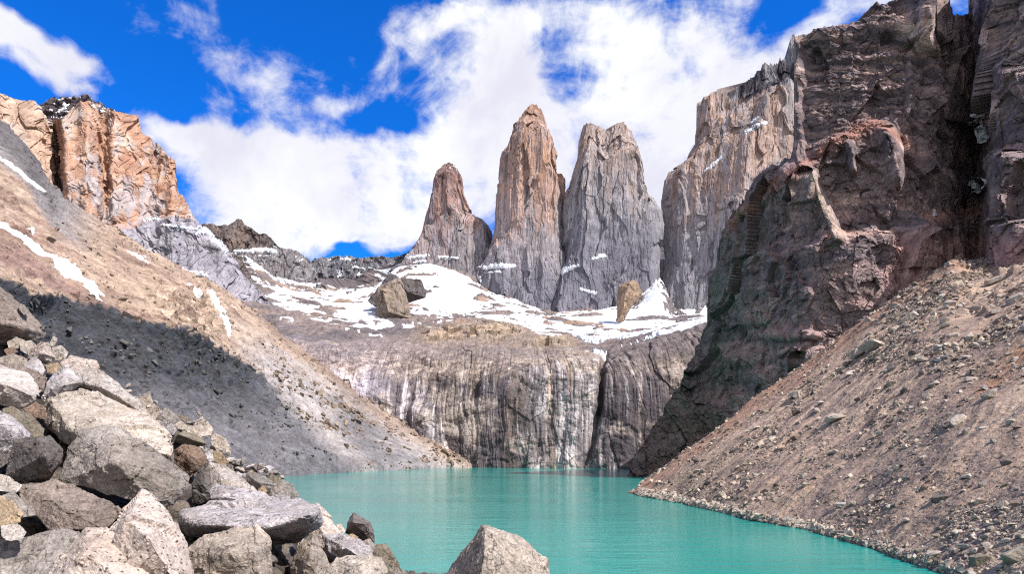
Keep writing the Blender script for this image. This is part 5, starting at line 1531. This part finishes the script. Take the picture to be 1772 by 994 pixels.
def small_rock(x, y, s, Y, lab):
    t = list(TONES)[rp.choice(11, p=[.2, .14, .16, .12, .12, .06, .05, .03, .04, .05, .03])]
    v, f = TEMPLATES[rp.randint(10)]
    size = s * 2.3 / F * Y
    R = frame_on(np.array([0, 0, 1.0]) + rp.normal(size=3) * .35, rp.uniform(0, 6.283))
    w = (v * size * np.array([1, rp.uniform(.7, 1), rp.uniform(.7, 1.1)])) @ R.T
    base = np.array([0, 0, w[:, 2].min()])
    tone = TONES[t] * rp.uniform(.85, 1.08)
    n = fbm(w / size * 2, 3, seed=Y)
    me = new_mesh('boulder', w - base, f, [M_ROCK], np.repeat(tone[None], len(w), 0) * (1 + .12 * n[:, None]))
    put('boulder', me, lab, 'boulder', None, 'small rocks filling the boulder pile', tuple(W(x, y, Y) + base))


for x, y, s in ((398, 797, 8), (410, 801, 10), (422, 799, 7), (431, 809, 10), (444, 811, 9), (455, 815, 8), (466, 813, 7), (478, 820, 7), (404, 812, 9), (418, 816, 9), (390, 806, 8), (470, 823, 8), (436, 820, 7), (452, 806, 6), (486, 828, 6), (378, 790, 8), (395, 786, 6), (344, 716, 5), (330, 733, 6), (262, 704, 7), (268, 733, 8), (290, 757, 7), (232, 690, 6), (222, 668, 5), (270, 697, 4)):
    small_rock(x, y, s, 17.5, 'small broken rock on the pile crest beside the lake' if x > 370 else 'small broken rock on the pile crest above the pale slabs')
PP, PN = PILE
ppx, ppy = proj(PP)
ok = np.flatnonzero(((ppx > -30) & (ppx < 700) & (ppy > 490) & (ppy < 1010) & (PP[..., 1] > 9) & (PP[..., 1] < 22)).ravel())
for k in rp.choice(ok, 85, replace=False):
    p = PP.reshape(-1, 3)[k]
    small_rock(ppx.ravel()[k], ppy.ravel()[k] - 2, rp.uniform(.14, .34) * F / p[1] / 1.6, p[1], 'small rock wedged in a gap between the foreground boulders')

# ------------------------------------------------------------------ rock fins that stand out of the snow
B('squat dark rock fin with a pale front standing in the snowfield', 930, .25, C(176, 158, 142), [(648, 552), (653, 522), (656, 499), (690, 480), (700, 500), (712, 552), (690, 560), (660, 560)], [(662, 503, -26), (672, 540, -34), (690, 488, -10)], back=60, cat='rock fin', name='rock_fin', group=None, mat=M_TOWER, res=3.2, edge=.008, rough=1.5)
B('flat topped dark rock block right of the pale fronted fin', 960, .1, C(120, 112, 112), [(690, 482), (700, 482), (728, 485), (736, 505), (736, 515), (718, 522), (692, 530)], [(704, 505, -15)], back=40, cat='rock fin', name='rock_fin', group=None, mat=M_TOWER, res=3.2, edge=.008, rough=1.5)
B('low dark rock wedge left of the pale fronted fin', 985, .2, C(122, 116, 122), [(636, 522), (652, 500), (675, 472), (690, 478), (690, 520), (650, 530)], back=45, cat='rock fin', name='rock_fin', group=None, mat=M_TOWER, res=3.2, edge=.008, rough=1.5)
B('tall tan rock fin leaning in the snow gully below the right rock wall', 1000, .15, C(190, 162, 136), [(1067, 558), (1069, 498), (1096, 485), (1107, 492), (1109, 508), (1092, 534), (1078, 556)], [(1088, 494, -16), (1076, 540, -14), (1098, 512, -12)], back=35, cat='rock fin', name='rock_fin', group=None, mat=M_TOWER, res=3.0, edge=.008, rough=1.5)
